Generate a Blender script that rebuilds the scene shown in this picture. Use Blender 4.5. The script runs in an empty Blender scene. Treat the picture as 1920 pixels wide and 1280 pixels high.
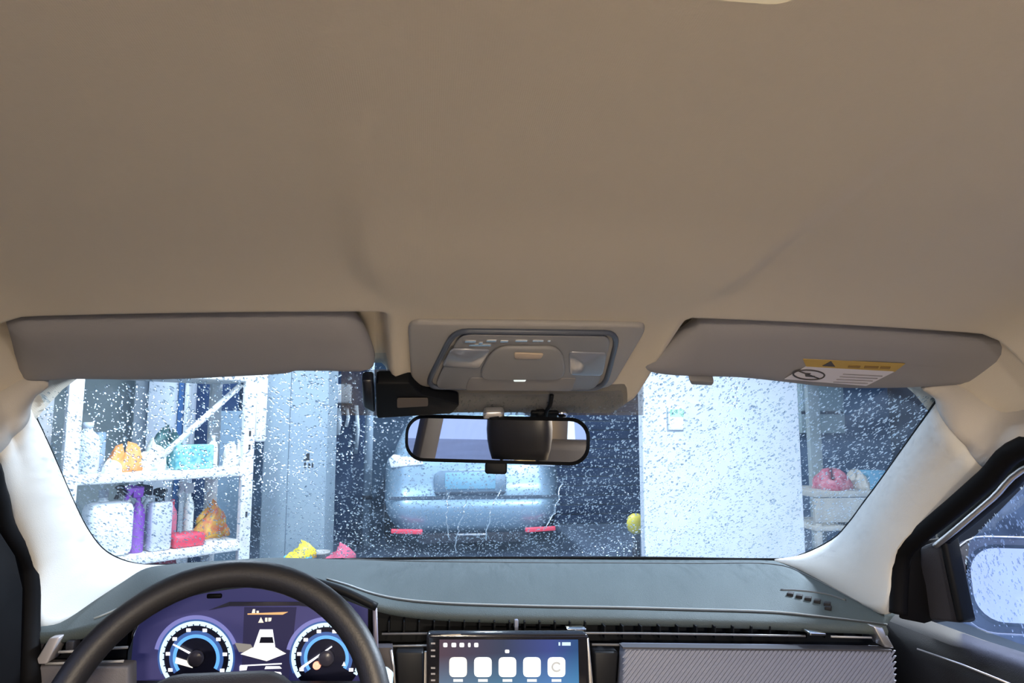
import bpy, bmesh, math, random
import numpy as np
from mathutils import Vector, Matrix
random.seed(7)
rng = np.random.default_rng(7)
SC = bpy.context.scene
COL = SC.collection
R = math.radians

# ------------------------------------------------------------------ camera
CAM = Vector((-.12, 0, 1.25)); YAW = R(7); PIT = R(7); F = 1300.0
cd = bpy.data.cameras.new('camera'); cam = bpy.data.objects.new('camera', cd); COL.objects.link(cam)
cam.location = CAM
cam.rotation_euler = (R(90) + PIT, 0, -YAW)
cd.sensor_width = 36; cd.lens = 36 * F / 1920; cd.clip_start = .01
SC.camera = cam
# ------------------------------------------------------------------ sky and exposure
SC.view_settings.view_transform = 'Standard'; SC.view_settings.look = 'None'
SC.view_settings.gamma = 1; SC.view_settings.use_curve_mapping = False
SC.view_settings.exposure = 0.15
SC.cycles.use_denoising = True
SC.cycles.max_bounces = 12; SC.cycles.transparent_max_bounces = 24; SC.cycles.transmission_bounces = 8
SC.cycles.caustics_refractive = False; SC.cycles.caustics_reflective = False
SC.cycles.sample_clamp_indirect = 4
SKY = 2.0
w = bpy.data.worlds.new('overcast_sky'); SC.world = w; w.use_nodes = True
nt = w.node_tree; nt.nodes.clear()
wo = nt.nodes.new('ShaderNodeOutputWorld'); bg = nt.nodes.new('ShaderNodeBackground')
tc = nt.nodes.new('ShaderNodeTexCoord'); sx = nt.nodes.new('ShaderNodeSeparateXYZ')
rp = nt.nodes.new('ShaderNodeValToRGB')
rp.color_ramp.elements[0].position = 0; rp.color_ramp.elements[0].color = (.50, .60, .76, 1)
rp.color_ramp.elements[1].position = 1; rp.color_ramp.elements[1].color = (.92, .97, 1.0, 1)
nt.links.new(tc.outputs['Generated'], sx.inputs[0]); nt.links.new(sx.outputs['Z'], rp.inputs[0])
nt.links.new(rp.outputs[0], bg.inputs[0]); bg.inputs[1].default_value = SKY
nt.links.new(bg.outputs[0], wo.inputs[0])
LAMP_W = (375, 120, 130)      # workshop lamps, watts
DOME_W = 9; REAR_FILL_W = 92      # front cabin roof lamp; added unseen rear fill lamp

# ------------------------------------------------------------------ measuring: photograph pixel -> point at a real depth
FW = Vector((math.sin(YAW) * math.cos(PIT), math.cos(YAW) * math.cos(PIT), math.sin(PIT)))
RT = Vector((math.cos(YAW), -math.sin(YAW), 0)); UP = RT.cross(FW)
def ray(u, v): return FW + RT * ((u - 960) / F) - UP * ((v - 640) / F)
def P(u, v, Y):
    d = ray(u, v); return CAM + d * (Y / d.y)
def PZ(u, v, z):
    d = ray(u, v); return CAM + d * ((z - CAM.z) / d.z)
def hit(u, v, f, a=.3, b=2.2):          # first root of z - f(x,y) along the ray
    d = ray(u, v); d = d / d.y
    g = lambda t: (CAM.z + d.z * t) - f(CAM.x + d.x * t, t)
    s = g(a); n = 80; p = a
    for i in range(1, n + 1):
        q = a + (b - a) * i / n
        if g(q) * s <= 0:
            for _ in range(40):
                m = (p + q) / 2
                if g(m) * s > 0: p = m
                else: q = m
            break
        p = q
    return CAM + d * q
def glass_z(x, y): return .985 + .605 * (1.43 - y - .217 * x * x)
def PG(u, v): return hit(u, v, glass_z, .5, 1.8)
def visor_z(x, y): return 1.372 - .45 * (y - .74) - .07 * x * x
def PV(u, v): return hit(u, v, visor_z, .5, 1.2)

# ------------------------------------------------------------------ materials
MATS = {}
def mat(name, col, rough=.6, metal=0., bump=None, spec=.5, emit=None, estr=0., noise=None, coat=0., sheen=0.):
    if name in MATS: return MATS[name]
    m = bpy.data.materials.new(name); m.use_nodes = True; n = m.node_tree; b = n.nodes['Principled BSDF']
    b.inputs['Base Color'].default_value = (*col, 1); b.inputs['Roughness'].default_value = rough
    b.inputs['Metallic'].default_value = metal; b.inputs['Specular IOR Level'].default_value = spec
    b.inputs['Coat Weight'].default_value = coat
    if sheen: b.inputs['Sheen Weight'].default_value = sheen
    if emit: b.inputs['Emission Color'].default_value = (*emit, 1); b.inputs['Emission Strength'].default_value = estr
    if bump or noise: t = n.nodes.new('ShaderNodeTexCoord')
    if bump:                                   # (scale, strength)
        x = n.nodes.new('ShaderNodeTexNoise'); x.inputs['Scale'].default_value = bump[0]; x.inputs['Detail'].default_value = 3
        k = n.nodes.new('ShaderNodeBump'); k.inputs['Strength'].default_value = bump[1]; k.inputs['Distance'].default_value = .002
        n.links.new(t.outputs['Object'], x.inputs['Vector']); n.links.new(x.outputs['Fac'], k.inputs['Height'])
        n.links.new(k.outputs['Normal'], b.inputs['Normal'])
    if noise:                                  # (scale, second colour)
        x = n.nodes.new('ShaderNodeTexNoise'); x.inputs['Scale'].default_value = noise[0]; x.inputs['Detail'].default_value = 4
        rr = n.nodes.new('ShaderNodeValToRGB'); rr.color_ramp.elements[0].position = .35; rr.color_ramp.elements[1].position = .65
        rr.color_ramp.elements[0].color = (*col, 1); rr.color_ramp.elements[1].color = (*noise[1], 1)
        n.links.new(t.outputs['Object'], x.inputs['Vector']); n.links.new(x.outputs['Fac'], rr.inputs[0])
        n.links.new(rr.outputs[0], b.inputs['Base Color'])
    MATS[name] = m; return m

def weave(name, col, col2, scale):
    """woven headliner cloth: two crossed wave bumps plus faint blotches"""
    m = bpy.data.materials.new(name); m.use_nodes = True; n = m.node_tree; b = n.nodes['Principled BSDF']
    t = n.nodes.new('ShaderNodeTexCoord')
    ws = []
    for d in ('X', 'Y'):
        q = n.nodes.new('ShaderNodeTexWave'); q.bands_direction = d; q.inputs['Scale'].default_value = scale
        q.inputs['Distortion'].default_value = 2.5; q.inputs['Detail'].default_value = 2
        n.links.new(t.outputs['Object'], q.inputs['Vector']); ws.append(q)
    a = n.nodes.new('ShaderNodeMath'); a.operation = 'ADD'
    n.links.new(ws[0].outputs['Fac'], a.inputs[0]); n.links.new(ws[1].outputs['Fac'], a.inputs[1])
    k = n.nodes.new('ShaderNodeBump'); k.inputs['Strength'].default_value = .12; k.inputs['Distance'].default_value = .001
    n.links.new(a.outputs[0], k.inputs['Height']); n.links.new(k.outputs['Normal'], b.inputs['Normal'])
    x = n.nodes.new('ShaderNodeTexNoise'); x.inputs['Scale'].default_value = 5; x.inputs['Detail'].default_value = 4
    mx = n.nodes.new('ShaderNodeMix'); mx.data_type = 'RGBA'
    mx.inputs[6].default_value = (*col, 1); mx.inputs[7].default_value = (*col2, 1)
    n.links.new(t.outputs['Object'], x.inputs['Vector']); n.links.new(x.outputs['Fac'], mx.inputs[0])
    n.links.new(mx.outputs[2], b.inputs['Base Color'])
    b.inputs['Roughness'].default_value = .95; b.inputs['Specular IOR Level'].default_value = .1
    MATS[name] = m; return m

def pane_mat(name, tint, haze, gloss=.05):
    """thin automotive glass: see-through, faint film of condensation, weak reflection"""
    m = bpy.data.materials.new(name); m.use_nodes = True; n = m.node_tree; n.nodes.clear()
    o = n.nodes.new('ShaderNodeOutputMaterial'); tr = n.nodes.new('ShaderNodeBsdfTransparent'); tr.inputs[0].default_value = (*tint, 1)
    tl = n.nodes.new('ShaderNodeBsdfTranslucent'); tl.inputs[0].default_value = (.45, .66, 1, 1)
    gl = n.nodes.new('ShaderNodeBsdfGlossy'); gl.inputs['Roughness'].default_value = .02
    a = n.nodes.new('ShaderNodeMixShader'); c = n.nodes.new('ShaderNodeMixShader')
    t = n.nodes.new('ShaderNodeTexCoord'); x = n.nodes.new('ShaderNodeTexNoise'); x.inputs['Scale'].default_value = 14; x.inputs['Detail'].default_value = 6
    mr = n.nodes.new('ShaderNodeMapRange'); mr.inputs[1].default_value = .3; mr.inputs[2].default_value = .75
    mr.inputs[3].default_value = haze * .35; mr.inputs[4].default_value = haze * 1.5
    n.links.new(t.outputs['Object'], x.inputs['Vector']); n.links.new(x.outputs['Fac'], mr.inputs[0]); n.links.new(mr.outputs[0], a.inputs[0])
    n.links.new(tr.outputs[0], a.inputs[1]); n.links.new(tl.outputs[0], a.inputs[2])
    c.inputs[0].default_value = gloss
    n.links.new(a.outputs[0], c.inputs[1]); n.links.new(gl.outputs[0], c.inputs[2]); n.links.new(c.outputs[0], o.inputs[0])
    MATS[name] = m; return m

def water_mat():
    m = bpy.data.materials.new('rain_water'); m.use_nodes = True; n = m.node_tree; n.nodes.clear()
    o = n.nodes.new('ShaderNodeOutputMaterial'); r = n.nodes.new('ShaderNodeBsdfRefraction')
    r.inputs['IOR'].default_value = 1.33; r.inputs['Roughness'].default_value = .02; r.inputs[0].default_value = (.93, .97, 1, 1)
    t = n.nodes.new('ShaderNodeBsdfTransparent'); t.inputs[0].default_value = (.9, .96, 1, 1)
    a = n.nodes.new('ShaderNodeMixShader'); a.inputs[0].default_value = .48
    tl = n.nodes.new('ShaderNodeBsdfTranslucent'); tl.inputs[0].default_value = (.8, .9, 1, 1); b = n.nodes.new('ShaderNodeMixShader'); b.inputs[0].default_value = .07
    n.links.new(t.outputs[0], a.inputs[1]); n.links.new(r.outputs[0], a.inputs[2]); n.links.new(a.outputs[0], b.inputs[1]); n.links.new(tl.outputs[0], b.inputs[2]); n.links.new(b.outputs[0], o.inputs[0])
    return m

def glow(name, col, s): return mat(name, (.02, .02, .02), .4, emit=col, estr=s)

CLOTH = weave('headliner_cloth', (.66, .60, .495), (.615, .56, .47), 260)
VISOR = weave('visor_cloth', (.315, .31, .325), (.295, .29, .305), 300)
BEIGE = mat('beige_plastic', (.33, .32, .31), .6, bump=(900, .15))
PILLAR = mat('pillar_plastic', (.64, .64, .62), .65, bump=(900, .12))
DASHM = mat('dash_soft_plastic', (.056, .073, .078), .68, bump=(700, .35), spec=.3)
DARK = mat('black_plastic', (.004, .005, .007), .55, spec=.15)
DARK2 = mat('charcoal_plastic', (.024, .025, .034), .55, bump=(700, .2), spec=.25)
RUBBER = mat('black_rubber', (.004, .004, .005), .7, spec=.08)
GREY = mat('lilac_grey_plastic', (.20, .225, .31), .5, bump=(600, .2))
LEATHER = mat('black_leather', (.009, .009, .012), .5, bump=(450, .12))
SILVER = mat('satin_silver', (.62, .62, .64), .35, metal=.85)
CHROME = mat('chrome', (.85, .85, .87), .12, metal=1)
MIRROR = mat('mirror_silver', (.86, .87, .88), .01, metal=1)
LENS = mat('smoky_lens', (.22, .24, .29), .15, spec=.7)
PANE = pane_mat('wet_windscreen_glass', (.78, .865, .96), .022)
PANE2 = pane_mat('side_window_glass', (.72, .76, .92), .035)
WATER = water_mat()

# ------------------------------------------------------------------ object helpers
WORG = {}
def new(name, verts, faces, m=None, parent=None, smooth=False, origin=None):
    me = bpy.data.meshes.new(name)
    V = [Vector(v) for v in verts]
    if origin is None:
        lo = Vector([min(v[i] for v in V) for i in range(3)]); hi = Vector([max(v[i] for v in V) for i in range(3)])
        origin = (lo + hi) / 2
        if parent is None: origin.z = lo.z
    origin = Vector(origin)
    me.from_pydata([v - origin for v in V], [], faces)
    bm = bmesh.new(); bm.from_mesh(me); bmesh.ops.recalc_face_normals(bm, faces=bm.faces); bm.to_mesh(me); bm.free()
    if smooth:
        for p in me.polygons: p.use_smooth = True
    o = bpy.data.objects.new(name, me); COL.objects.link(o)
    if m: me.materials.append(m)
    if parent is not None:
        o.parent = parent; o.location = origin - WORG[parent]
    else: o.location = origin
    WORG[o] = origin
    return o
def thing(name, loc, label=None, cat=None, group=None, kind=None):
    o = bpy.data.objects.new(name, None); COL.objects.link(o); o.location = loc; o.empty_display_size = .1
    WORG[o] = Vector(loc); tag(o, label, cat, group, kind); return o
def tag(o, label=None, cat=None, group=None, kind=None):
    if label: o['label'] = label
    if cat: o['category'] = cat
    if group: o['group'] = group
    if kind: o['kind'] = kind
    return o
def bev(o, w, seg=2, ang=30):
    b = o.modifiers.new('edge_round', 'BEVEL'); b.width = w; b.segments = seg; b.limit_method = 'ANGLE'; b.angle_limit = R(ang)
    for p in o.data.polygons: p.use_smooth = True
    return o
def box(name, c, s, m, parent=None, bevel=0., rot=None):
    c = Vector(c); h = Vector(s) / 2; M = rot or Matrix.Identity(3)
    V = [c + M @ Vector((sx_ * h.x, sy * h.y, sz * h.z)) for sz in (-1, 1) for sy in (-1, 1) for sx_ in (-1, 1)]
    Fc = [(0, 1, 3, 2), (4, 6, 7, 5), (0, 4, 5, 1), (2, 3, 7, 6), (0, 2, 6, 4), (1, 5, 7, 3)]
    o = new(name, V, Fc, m, parent)
    if bevel: bev(o, bevel)
    return o
def slab(name, poly, d, m, parent=None, bevel=0., seg=2):
    """polygon of 3-D points pushed along the vector d"""
    d = Vector(d); n = len(poly); V = [Vector(p) for p in poly] + [Vector(p) + d for p in poly]
    Fc = [tuple(range(n)), tuple(range(2 * n - 1, n - 1, -1))] + [(i, (i + 1) % n, n + (i + 1) % n, n + i) for i in range(n)]
    o = new(name, V, Fc, m, parent)
    if bevel: bev(o, bevel, seg)
    return o
def loft(name, rows, m, parent=None, closed=False, caps=False, smooth=True):
    n = len(rows[0]); V = [p for r in rows for p in r]; Fc = []
    for i in range(len(rows) - 1):
        for j in range(n if closed else n - 1):
            k = (j + 1) % n
            Fc.append((i * n + j, i * n + k, (i + 1) * n + k, (i + 1) * n + j))
    if caps: Fc += [tuple(range(n))[::-1], tuple(range((len(rows) - 1) * n, len(rows) * n))]
    return new(name, V, Fc, m, parent, smooth)
def frame_of(t):
    t = Vector(t).normalized(); a = Vector((0, 0, 1)) if abs(t.z) < .9 else Vector((1, 0, 0))
    x = t.cross(a).normalized(); return x, x.cross(t).normalized()
def tube(name, pts, r, m, parent=None, seg=10, closed=False):
    pts = [Vector(p) for p in pts]; n = len(pts); rows = []
    px = None
    for i, p in enumerate(pts):
        t = pts[(i + 1) % n] - pts[i - 1] if closed or 0 < i < n - 1 else (pts[1] - pts[0] if i == 0 else pts[-1] - pts[-2])
        t.normalize()
        if px is None: x, _ = frame_of(t)
        else: x = (px - t * px.dot(t)).normalized()
        px = x; y = t.cross(x); rr = r[i] if isinstance(r, (list, tuple)) else r
        rows.append([p + (x * math.cos(a) + y * math.sin(a)) * rr for a in (2 * math.pi * k / seg for k in range(seg))])
    if closed: rows.append(rows[0])
    o = loft(name, rows, m, parent, closed=True, caps=not closed)
    return o
def lathe(name, prof, c, axis, m, parent=None, seg=20):
    """profile of (radius, height) turned about the axis through c"""
    c = Vector(c); ax = Vector(axis).normalized(); x, y = frame_of(ax)
    rows = [[c + ax * h + (x * math.cos(a) + y * math.sin(a)) * max(r, 1e-4) for a in (2 * math.pi * k / seg for k in range(seg))] for r, h in prof]
    return loft(name, rows, m, parent, closed=True, caps=True)
def catmull(pts, k):
    pts = [Vector(p) for p in pts]; out = []
    for i in range(len(pts) - 1):
        p0 = pts[max(i - 1, 0)]; p1 = pts[i]; p2 = pts[i + 1]; p3 = pts[min(i + 2, len(pts) - 1)]
        for j in range(k):
            t = j / k; t2 = t * t; t3 = t2 * t
            out.append(.5 * ((2 * p1) + (p2 - p0) * t + (2 * p0 - 5 * p1 + 4 * p2 - p3) * t2 + (3 * p1 - p0 - 3 * p2 + p3) * t3))
    out.append(pts[-1]); return out
def ss(a, b, x):
    t = min(1, max(0, (x - a) / (b - a))); return t * t * (3 - 2 * t)
def rrect(w, h, r, k=5):
    o = []
    for cx, cy, a0 in ((w / 2 - r, h / 2 - r, 0), (-w / 2 + r, h / 2 - r, 90), (-w / 2 + r, -h / 2 + r, 180), (w / 2 - r, -h / 2 + r, 270)):
        for i in range(k + 1):
            a = R(a0 + 90 * i / k); o.append((cx + r * math.cos(a), cy + r * math.sin(a)))
    return o
def onplane(c, ex, ey, pts, off=None):
    c = Vector(c); return [c + ex * a + ey * b + (off or Vector()) for a, b in pts]

# ================================================================== THE SETTING: workshop
GRND = mat('wet_concrete', (.10, .13, .18), .35, noise=(1.2, (.06, .08, .12)), bump=(30, .1))
ground = new('floor', [(-14, -14, -.05), (14, -14, -.05), (14, 14, -.05), (-14, 14, -.05), (-14, -14, 0), (14, -14, 0), (14, 14, 0), (-14, 14, 0)],
             [(0, 3, 2, 1), (4, 5, 6, 7), (0, 1, 5, 4), (1, 2, 6, 5), (2, 3, 7, 6), (3, 0, 4, 7)], GRND)
tag(ground, kind='structure', label='wet grey concrete workshop floor')
WBLUE = mat('blue_grey_wall', (.10, .19, .31), .7, noise=(2.5, (.08, .155, .26)))
WNAVY = mat('navy_shutter', (.008, .022, .07), .85, spec=.08)
WGREEN = mat('grey_green_wall', (.30, .36, .36), .8, noise=(3, (.25, .31, .31)))
tag(box('wall_back', (0, 11.6, 1.7), (12, .12, 3.4), WBLUE), kind='structure', label='blue grey back wall of the workshop')
tag(box('wall_right', (5.2, 5.6, 1.7), (.12, 11.8, 3.4), mat('dark_side_wall', (.05, .06, .09), .8)), kind='structure', label='dark side wall of the workshop')
tag(box('wall_left', (-5.6, 7.4, 1.7), (.12, 8.2, 3.4), WGREEN), kind='structure', label='grey green side wall behind the storage rack')
rf = box('roof_slab', (-.2, 6.5, 3.45), (11, 10.5, .1), mat('roof_underside', (.78, .82, .86), .8)); tag(rf, kind='structure', label='workshop roof slab')

def xat(u, Y, v=880): return P(u, v, Y).x
def upright(name, u0, u1, Y, z0, z1, th, m, parent=None, bevel=.008):
    x0, x1 = xat(u0, Y), xat(u1, Y)
    return box(name, ((x0 + x1) / 2, Y + th / 2, (z0 + z1) / 2), (abs(x1 - x0), th, z1 - z0), m, parent, bevel)

# ---- partition panels seen through the glass
WHITE = mat('white_paint', (.80, .84, .88), .55, noise=(6, (.76, .80, .85)))
PALE = mat('pale_blue_sheet', (.30, .38, .43), .5, noise=(3, (.26, .34, .40)))
t = thing('white_partition', (xat(1355, 5.2), 5.2, 0), 'bright white partition panel standing between shutter and workbench', 'partition')
upright('panel', 1206, 1503, 5.2, .08, 3.2, .1, WHITE, t)
upright('foot_rail', 1206, 1503, 5.19, 0, .08, .12, mat('grey_rail', (.5, .52, .55), .5), t)
s = thing('exit_sign', P(1267, 790, 5.19), 'small lit green and white sign on the white partition', 'sign')
c = P(1267, 785, 5.19)
box('housing', c + Vector((0, -.012, 0)), (.13, .025, .17), mat('sign_white', (.8, .85, .8), .4), s, .004)
box('green_face', c + Vector((0, -.027, .045)), (.11, .006, .06), glow('sign_green', (.35, 1, .5), 2.2), s)
box('white_face', c + Vector((0, -.027, -.03)), (.085, .006, .075), glow('sign_pale', (1, 1, .75), 3.5), s)
sh = thing('roller_shutter', (xat(1130, 9), 9, 0), 'dark navy roller shutter beside the parked car', 'shutter')
x0, x1 = xat(1010, 9), xat(1260, 9)
for i in range(26):
    box('slat', ((x0 + x1) / 2, 9.02, .06 + i * .12), (x1 - x0, .03, .112), WNAVY, sh, .012)
tag(upright('steel_cabinet', 492, 612, 6.0, 0, 2.5, .6, PALE), 'tall pale blue steel cabinet with small black emblem', 'cabinet')
cab = COL.objects['steel_cabinet']
BLK = mat('black_print', (.01, .01, .012), .6)
for (u, v, a, b) in ((577, 855, .03, .05), (572, 872, .018, .045), (580, 873, .018, .045), (586, 872, .014, .04), (575, 862, .05, .014)):
    box('emblem_mark', P(u, v, 5.998), (a, .004, b), BLK, cab)
box('door_seam', P(540, 880, 5.998) * 1, (.006, .004, 2.0), mat('seam_dark', (.1, .14, .18), .6), cab)
tag(upright('dark_doorway', 612, 690, 8.0, 0, 3.0, .06, mat('navy_door', (.02, .04, .095), .85, spec=.1)), 'dark navy door behind the steel cabinet', 'door')
lt = thing('wall_lantern', P(638, 738, 7.9), 'white box lantern high on the dark door', 'light')
box('lantern_body', P(638, 738, 7.9), (.24, .1, .21), mat('lantern_white', (.85, .9, .92), .4), lt, .02)
box('lantern_bracket', P(638, 757, 7.93), (.27, .08, .03), DARK2, lt, .004)
for (u, a, b, r_, lab) in ((634, 765, 815, .025, 'thick pale hose hanging straight below the white lantern'), (650, 765, 800, .02, 'shortest pale hose hanging between two longer hoses'), (668, 760, 850, .022, 'longest pale hose hanging nearest the drain pipe')):
    tag(tube('hanging_hose', [P(u, a, 7.96), P(u + 3, (a + b) / 2, 7.96), P(u - 1, b, 7.96)], r_, mat('pale_hose', (.6, .68, .72), .5), None, 8), lab, 'hose', 'hoses on the dark door')
pp = thing('drain_pipe', (xat(690, 7.7), 7.7, 0), 'grey vertical drain pipe beside the dark door', 'pipe')
tube('pipe', [(xat(690, 7.7), 7.7, .0), (xat(690, 7.7), 7.7, 2.9)], .045, mat('pipe_grey', (.33, .42, .5), .5), pp, 12)
for z in (.5, 1.5, 2.5): lathe('clamp', [(.055, -.02), (.055, .02)], (xat(690, 7.7), 7.7, z), (0, 0, 1), DARK2, pp, 12)
# behind the rack
tag(upright('green_partition', 20, 242, 7.0, 0, 3.1, .06, WGREEN), 'grey green partition behind the storage rack', 'partition')
tag(upright('concrete_column', 243, 268, 6.6, 0, 3.2, .25, mat('column_grey', (.42, .48, .52), .8)), 'narrow grey column behind the storage rack', 'column')
tag(upright('white_locker', 269, 326, 6.4, 0, 2.4, .5, mat('locker_white', (.66, .73, .80), .5)), 'plain white locker behind the storage rack', 'locker')
tag(upright('blue_post', 326, 337, 6.35, 0, 2.6, .1, mat('royal_blue', (.04, .14, .36), .5)), 'royal blue post beside the white locker', 'post')
tag(upright('white_post', 338, 346, 6.3, 0, 2.6, .1, mat('post_white', (.7, .76, .8), .5)), 'slim white post beside the blue post', 'post')
tag(upright('navy_board', 347, 440, 6.95, 0, 2.8, .05, mat('navy_board', (.04, .08, .19), .85, spec=.1)), 'dark navy board leaning behind the rack brace', 'board')
tag(upright('blue_sheet', 405, 470, 6.5, 0, xat(0, 1) * 0 + P(430, 770, 6.5).z, .05, mat('blue_sheet', (.30, .43, .54), .5)), 'pale blue sheet standing in front of the navy board', 'board')

# ---- storage rack
RW = mat('rack_white_paint', (.82, .85, .86), .45, noise=(14, (.70, .68, .64)))
pa = P(130, 880, 4.55); pb = P(462, 880, 5.35)       # front posts
ax = Vector((pb.x - pa.x, pb.y - pa.y, 0)); L = ax.length; ax.normalize(); ay = Vector((-ax.y, ax.x, 0))
if ay.x > 0: ay = -ay
MR = Matrix((ax, ay, Vector((0, 0, 1)))).transposed()
rack = thing('storage_rack', (pa.x, pa.y, 0), 'white slotted steel storage rack loaded with bottles and bags', 'rack')
def rk(a, d, z): return Vector((pa.x, pa.y, 0)) + ax * a + ay * d + Vector((0, 0, z))
DEP = .5
for a in (0, L):
    for d in (0, DEP): box('post', rk(a, d, 1.05), (.085, .05, 2.1), RW, rack, .006, MR)
for z in (.40, .925, 1.61):
    box('shelf', rk(L / 2, DEP / 2, z), (L + .05, DEP + .04, .06), RW, rack, .008, MR)
tube('brace', [rk(L - .02, DEP * .2, 1.56), rk(L - .62, DEP * .2, 1.0)], .022, RW, rack, 8)
box('post_sleeve', rk(L + .08, -.03, 1.40), (.07, .05, .52), RW, rack, .01, MR)
for z in (.2, .62, 1.1, 1.2):
    box('slot', rk(L, -.027, z), (.014, .006, .04), BLK, rack, 0, MR)
def rp_(u, z, d=.15):        # a spot on a shelf under the photograph's column u
    o = rk(0, d, z); dr = ray(u, 900)
    k = (dr.x * (o.y - CAM.y) - dr.y * (o.x - CAM.x)) / (ax.x * dr.y - ax.y * dr.x)
    return o + ax * k
SH1, SH2 = .955, .43
def jug(u, z, h, r, m, label, cap=None, d=.15, cat='bottle', group=None):
    p = rp_(u, z, d); o = thing('plastic_jug', p, label, cat, group)
    lathe('body', [(r * .9, 0), (r, .015), (r, h * .62), (r * .85, h * .74), (r * .4, h * .84), (r * .35, h * .9)], p, (0, 0, 1), m, o, 18)
    lathe('cap', [(r * .42, h * .88), (r * .42, h), (r * .3, h * 1.01)], p, (0, 0, 1), cap or DARK2, o, 14)
    return o
def sprayer(u, z, h, r, m, trig, label, d=.12, group=None):
    p = rp_(u, z, d); o = thing('spray_bottle', p, label, 'bottle', group)
    lathe('body', [(r * .9, 0), (r, .01), (r, h * .55), (r * .8, h * .66), (r * .35, h * .74), (r * .3, h * .8)], p, (0, 0, 1), m, o, 16)
    slab('trigger_head', [p + ax * a + Vector((0, 0, b)) for a, b in ((-.03, h * .8), (.03, h * .8), (.035, h * .96), (-.05, h), (-.085, h * .97), (-.06, h * .9), (-.085, h * .78), (-.07, h * .76), (-.035, h * .88))], ay * .035, trig, o, .004)
    return o
def heap(u, z, w_, h, dp, m, label, d=.2, cat='bag', name='plastic_bag', seedv=1, group=None, extra=None):
    """crumpled bag: a wrinkled dome"""
    p = rp_(u, z, d); rg = random.Random(seedv); rows = []
    ph = [rg.uniform(0, 6.28) for _ in range(8)]
    for i in range(7):
        f = i / 6; row = []
        for k in range(22):
            a = 2 * math.pi * k / 22
            q = (max(0.02, math.cos(f * math.pi / 2)) ** .55) * (1 + .18 * math.sin(3 * a + ph[0] + 2 * f) + .17 * math.sin(7 * a + ph[1] - 5 * f))
            zz = h * math.sin(f * math.pi / 2) * (1 + .38 * math.sin(2 * a + ph[2]) * f + .22 * math.sin(5 * a + ph[3]) * f)
            row.append(p + ax * (w_ / 2 * q * math.cos(a)) + ay * (dp / 2 * q * math.sin(a)) + Vector((0, 0, zz * (1 - .0 * f))))
        rows.append(row)
    o = loft(name, rows, m, None, True, True); return tag(o, label, cat, group)
MILK = mat('milky_plastic', (.78, .84, .88), .4); MILK2 = mat('greyish_plastic', (.52, .60, .68), .4)
PURP = mat('purple_plastic', (.22, .06, .42), .4); RED = mat('red_plastic', (.62, .05, .09), .45); ORNG = mat('orange_wrap', (.85, .30, .08), .5)
TEAL = mat('teal_wrap', (.06, .30, .36), .5, noise=(25, (.3, .55, .55))); YEL = mat('yellow_plastic', (.80, .66, .04), .45)
jug(158, SH1, .32, .075, MILK2, 'grey blue round jug beside the rack post', MILK2)
tag(box('blue_canister', rp_(180, SH1, .30) + Vector((0, 0, .13)), (.06, .1, .26), mat('steel_blue_plastic', (.28, .4, .52), .4), None, .012, MR), 'slim steel blue canister on the middle shelf', 'canister')
heap(230, SH1, .22, .13, .2, ORNG, 'crumpled orange wrapped bag on the middle shelf', seedv=3)
heap(207, SH1, .11, .06, .10, mat('white_wrap', (.8, .8, .76), .5), 'small white packet beside the orange bag', d=.05, seedv=4)
heap(283, SH1, .17, .15, .2, mat('pale_green_wrap', (.66, .80, .74), .5, noise=(20, (.85, .9, .85))), 'pale green crumpled bag on the middle shelf', seedv=5)
heap(315, SH1, .22, .20, .2, mat('mint_wrap', (.40, .60, .55), .5, noise=(24, (.1, .3, .3))), 'mint coloured bag leaning on the teal box', d=.40, seedv=6)
tag(box('teal_box', rp_(354, SH1, .12) + Vector((0, 0, .085)), (.27, .16, .17), TEAL, None, .01, MR), 'dark teal cardboard box on the middle shelf', 'box')
jug(396, SH1, .23, .034, mat('white_tin', (.86, .88, .86), .4), 'narrow white bottle beside the teal box', mat('white_tin', (.86, .88, .86), .4))
heap(440, SH1, .20, .13, .14, mat('cream_wrap', (.78, .78, .74), .6), 'cream packet at the end of the middle shelf', seedv=9)
# lower shelf
tag(box('jerry_can', rp_(207, SH2, .12) + Vector((0, 0, .17)), (.27, .2, .34), MILK, None, .05, MR), 'big milky white jerry can on the lower shelf', 'canister')
jug(196, SH2, .40, .07, mat('clear_grey_plastic', (.6, .68, .72), .35), 'tall pale bottle behind the jerry can', MILK2, d=.33)
sprayer(243, SH2, .42, .05, MILK, DARK2, 'white spray bottle with dark trigger beside purple bottle', d=.40)
sprayer(262, SH2, .44, .045, PURP, PURP, 'purple spray bottle on the lower shelf')
sprayer(279, SH2, .42, .045, MILK2, DARK2, 'greyish spray bottle with dark trigger on the lower shelf', d=.40)
tag(box('grey_canister', rp_(302, SH2, .1) + Vector((0, 0, .16)), (.14, .12, .32), mat('silver_grey_plastic', (.55, .58, .68), .35), None, .02, MR), 'silver grey canister between the bottles', 'canister')
lp = rp_(302, SH2, .1); lathe('pump_cap', [(.03, .32), (.03, .36), (.045, .365), (.045, .4), (.02, .41)], lp, (0, 0, 1), DARK, COL.objects['grey_canister'], 12)
jug(326, SH2, .30, .035, mat('pink_red_plastic', (.75, .18, .28), .4), 'pinkish red bottle on the lower shelf', RED, d=.33)
sprayer(357, SH2, .42, .035, mat('cream_bottle', (.8, .86, .8), .4), mat('pale_trigger', (.7, .8, .85), .4), 'cream spray bottle standing behind the red tray', d=.35)
tag(box('red_tray', rp_(352, SH2, .12) + Vector((0, 0, .045)), (.22, .18, .09), RED, None, .02, MR), 'flat red tray on the lower shelf', 'tray')
heap(398, SH2, .24, .18, .16, mat('orange_red_wrap', (.78, .16, .08), .5, noise=(22, (.85, .55, .08))), 'orange and yellow crumpled bag on the lower shelf', d=.36, seedv=12)
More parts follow.
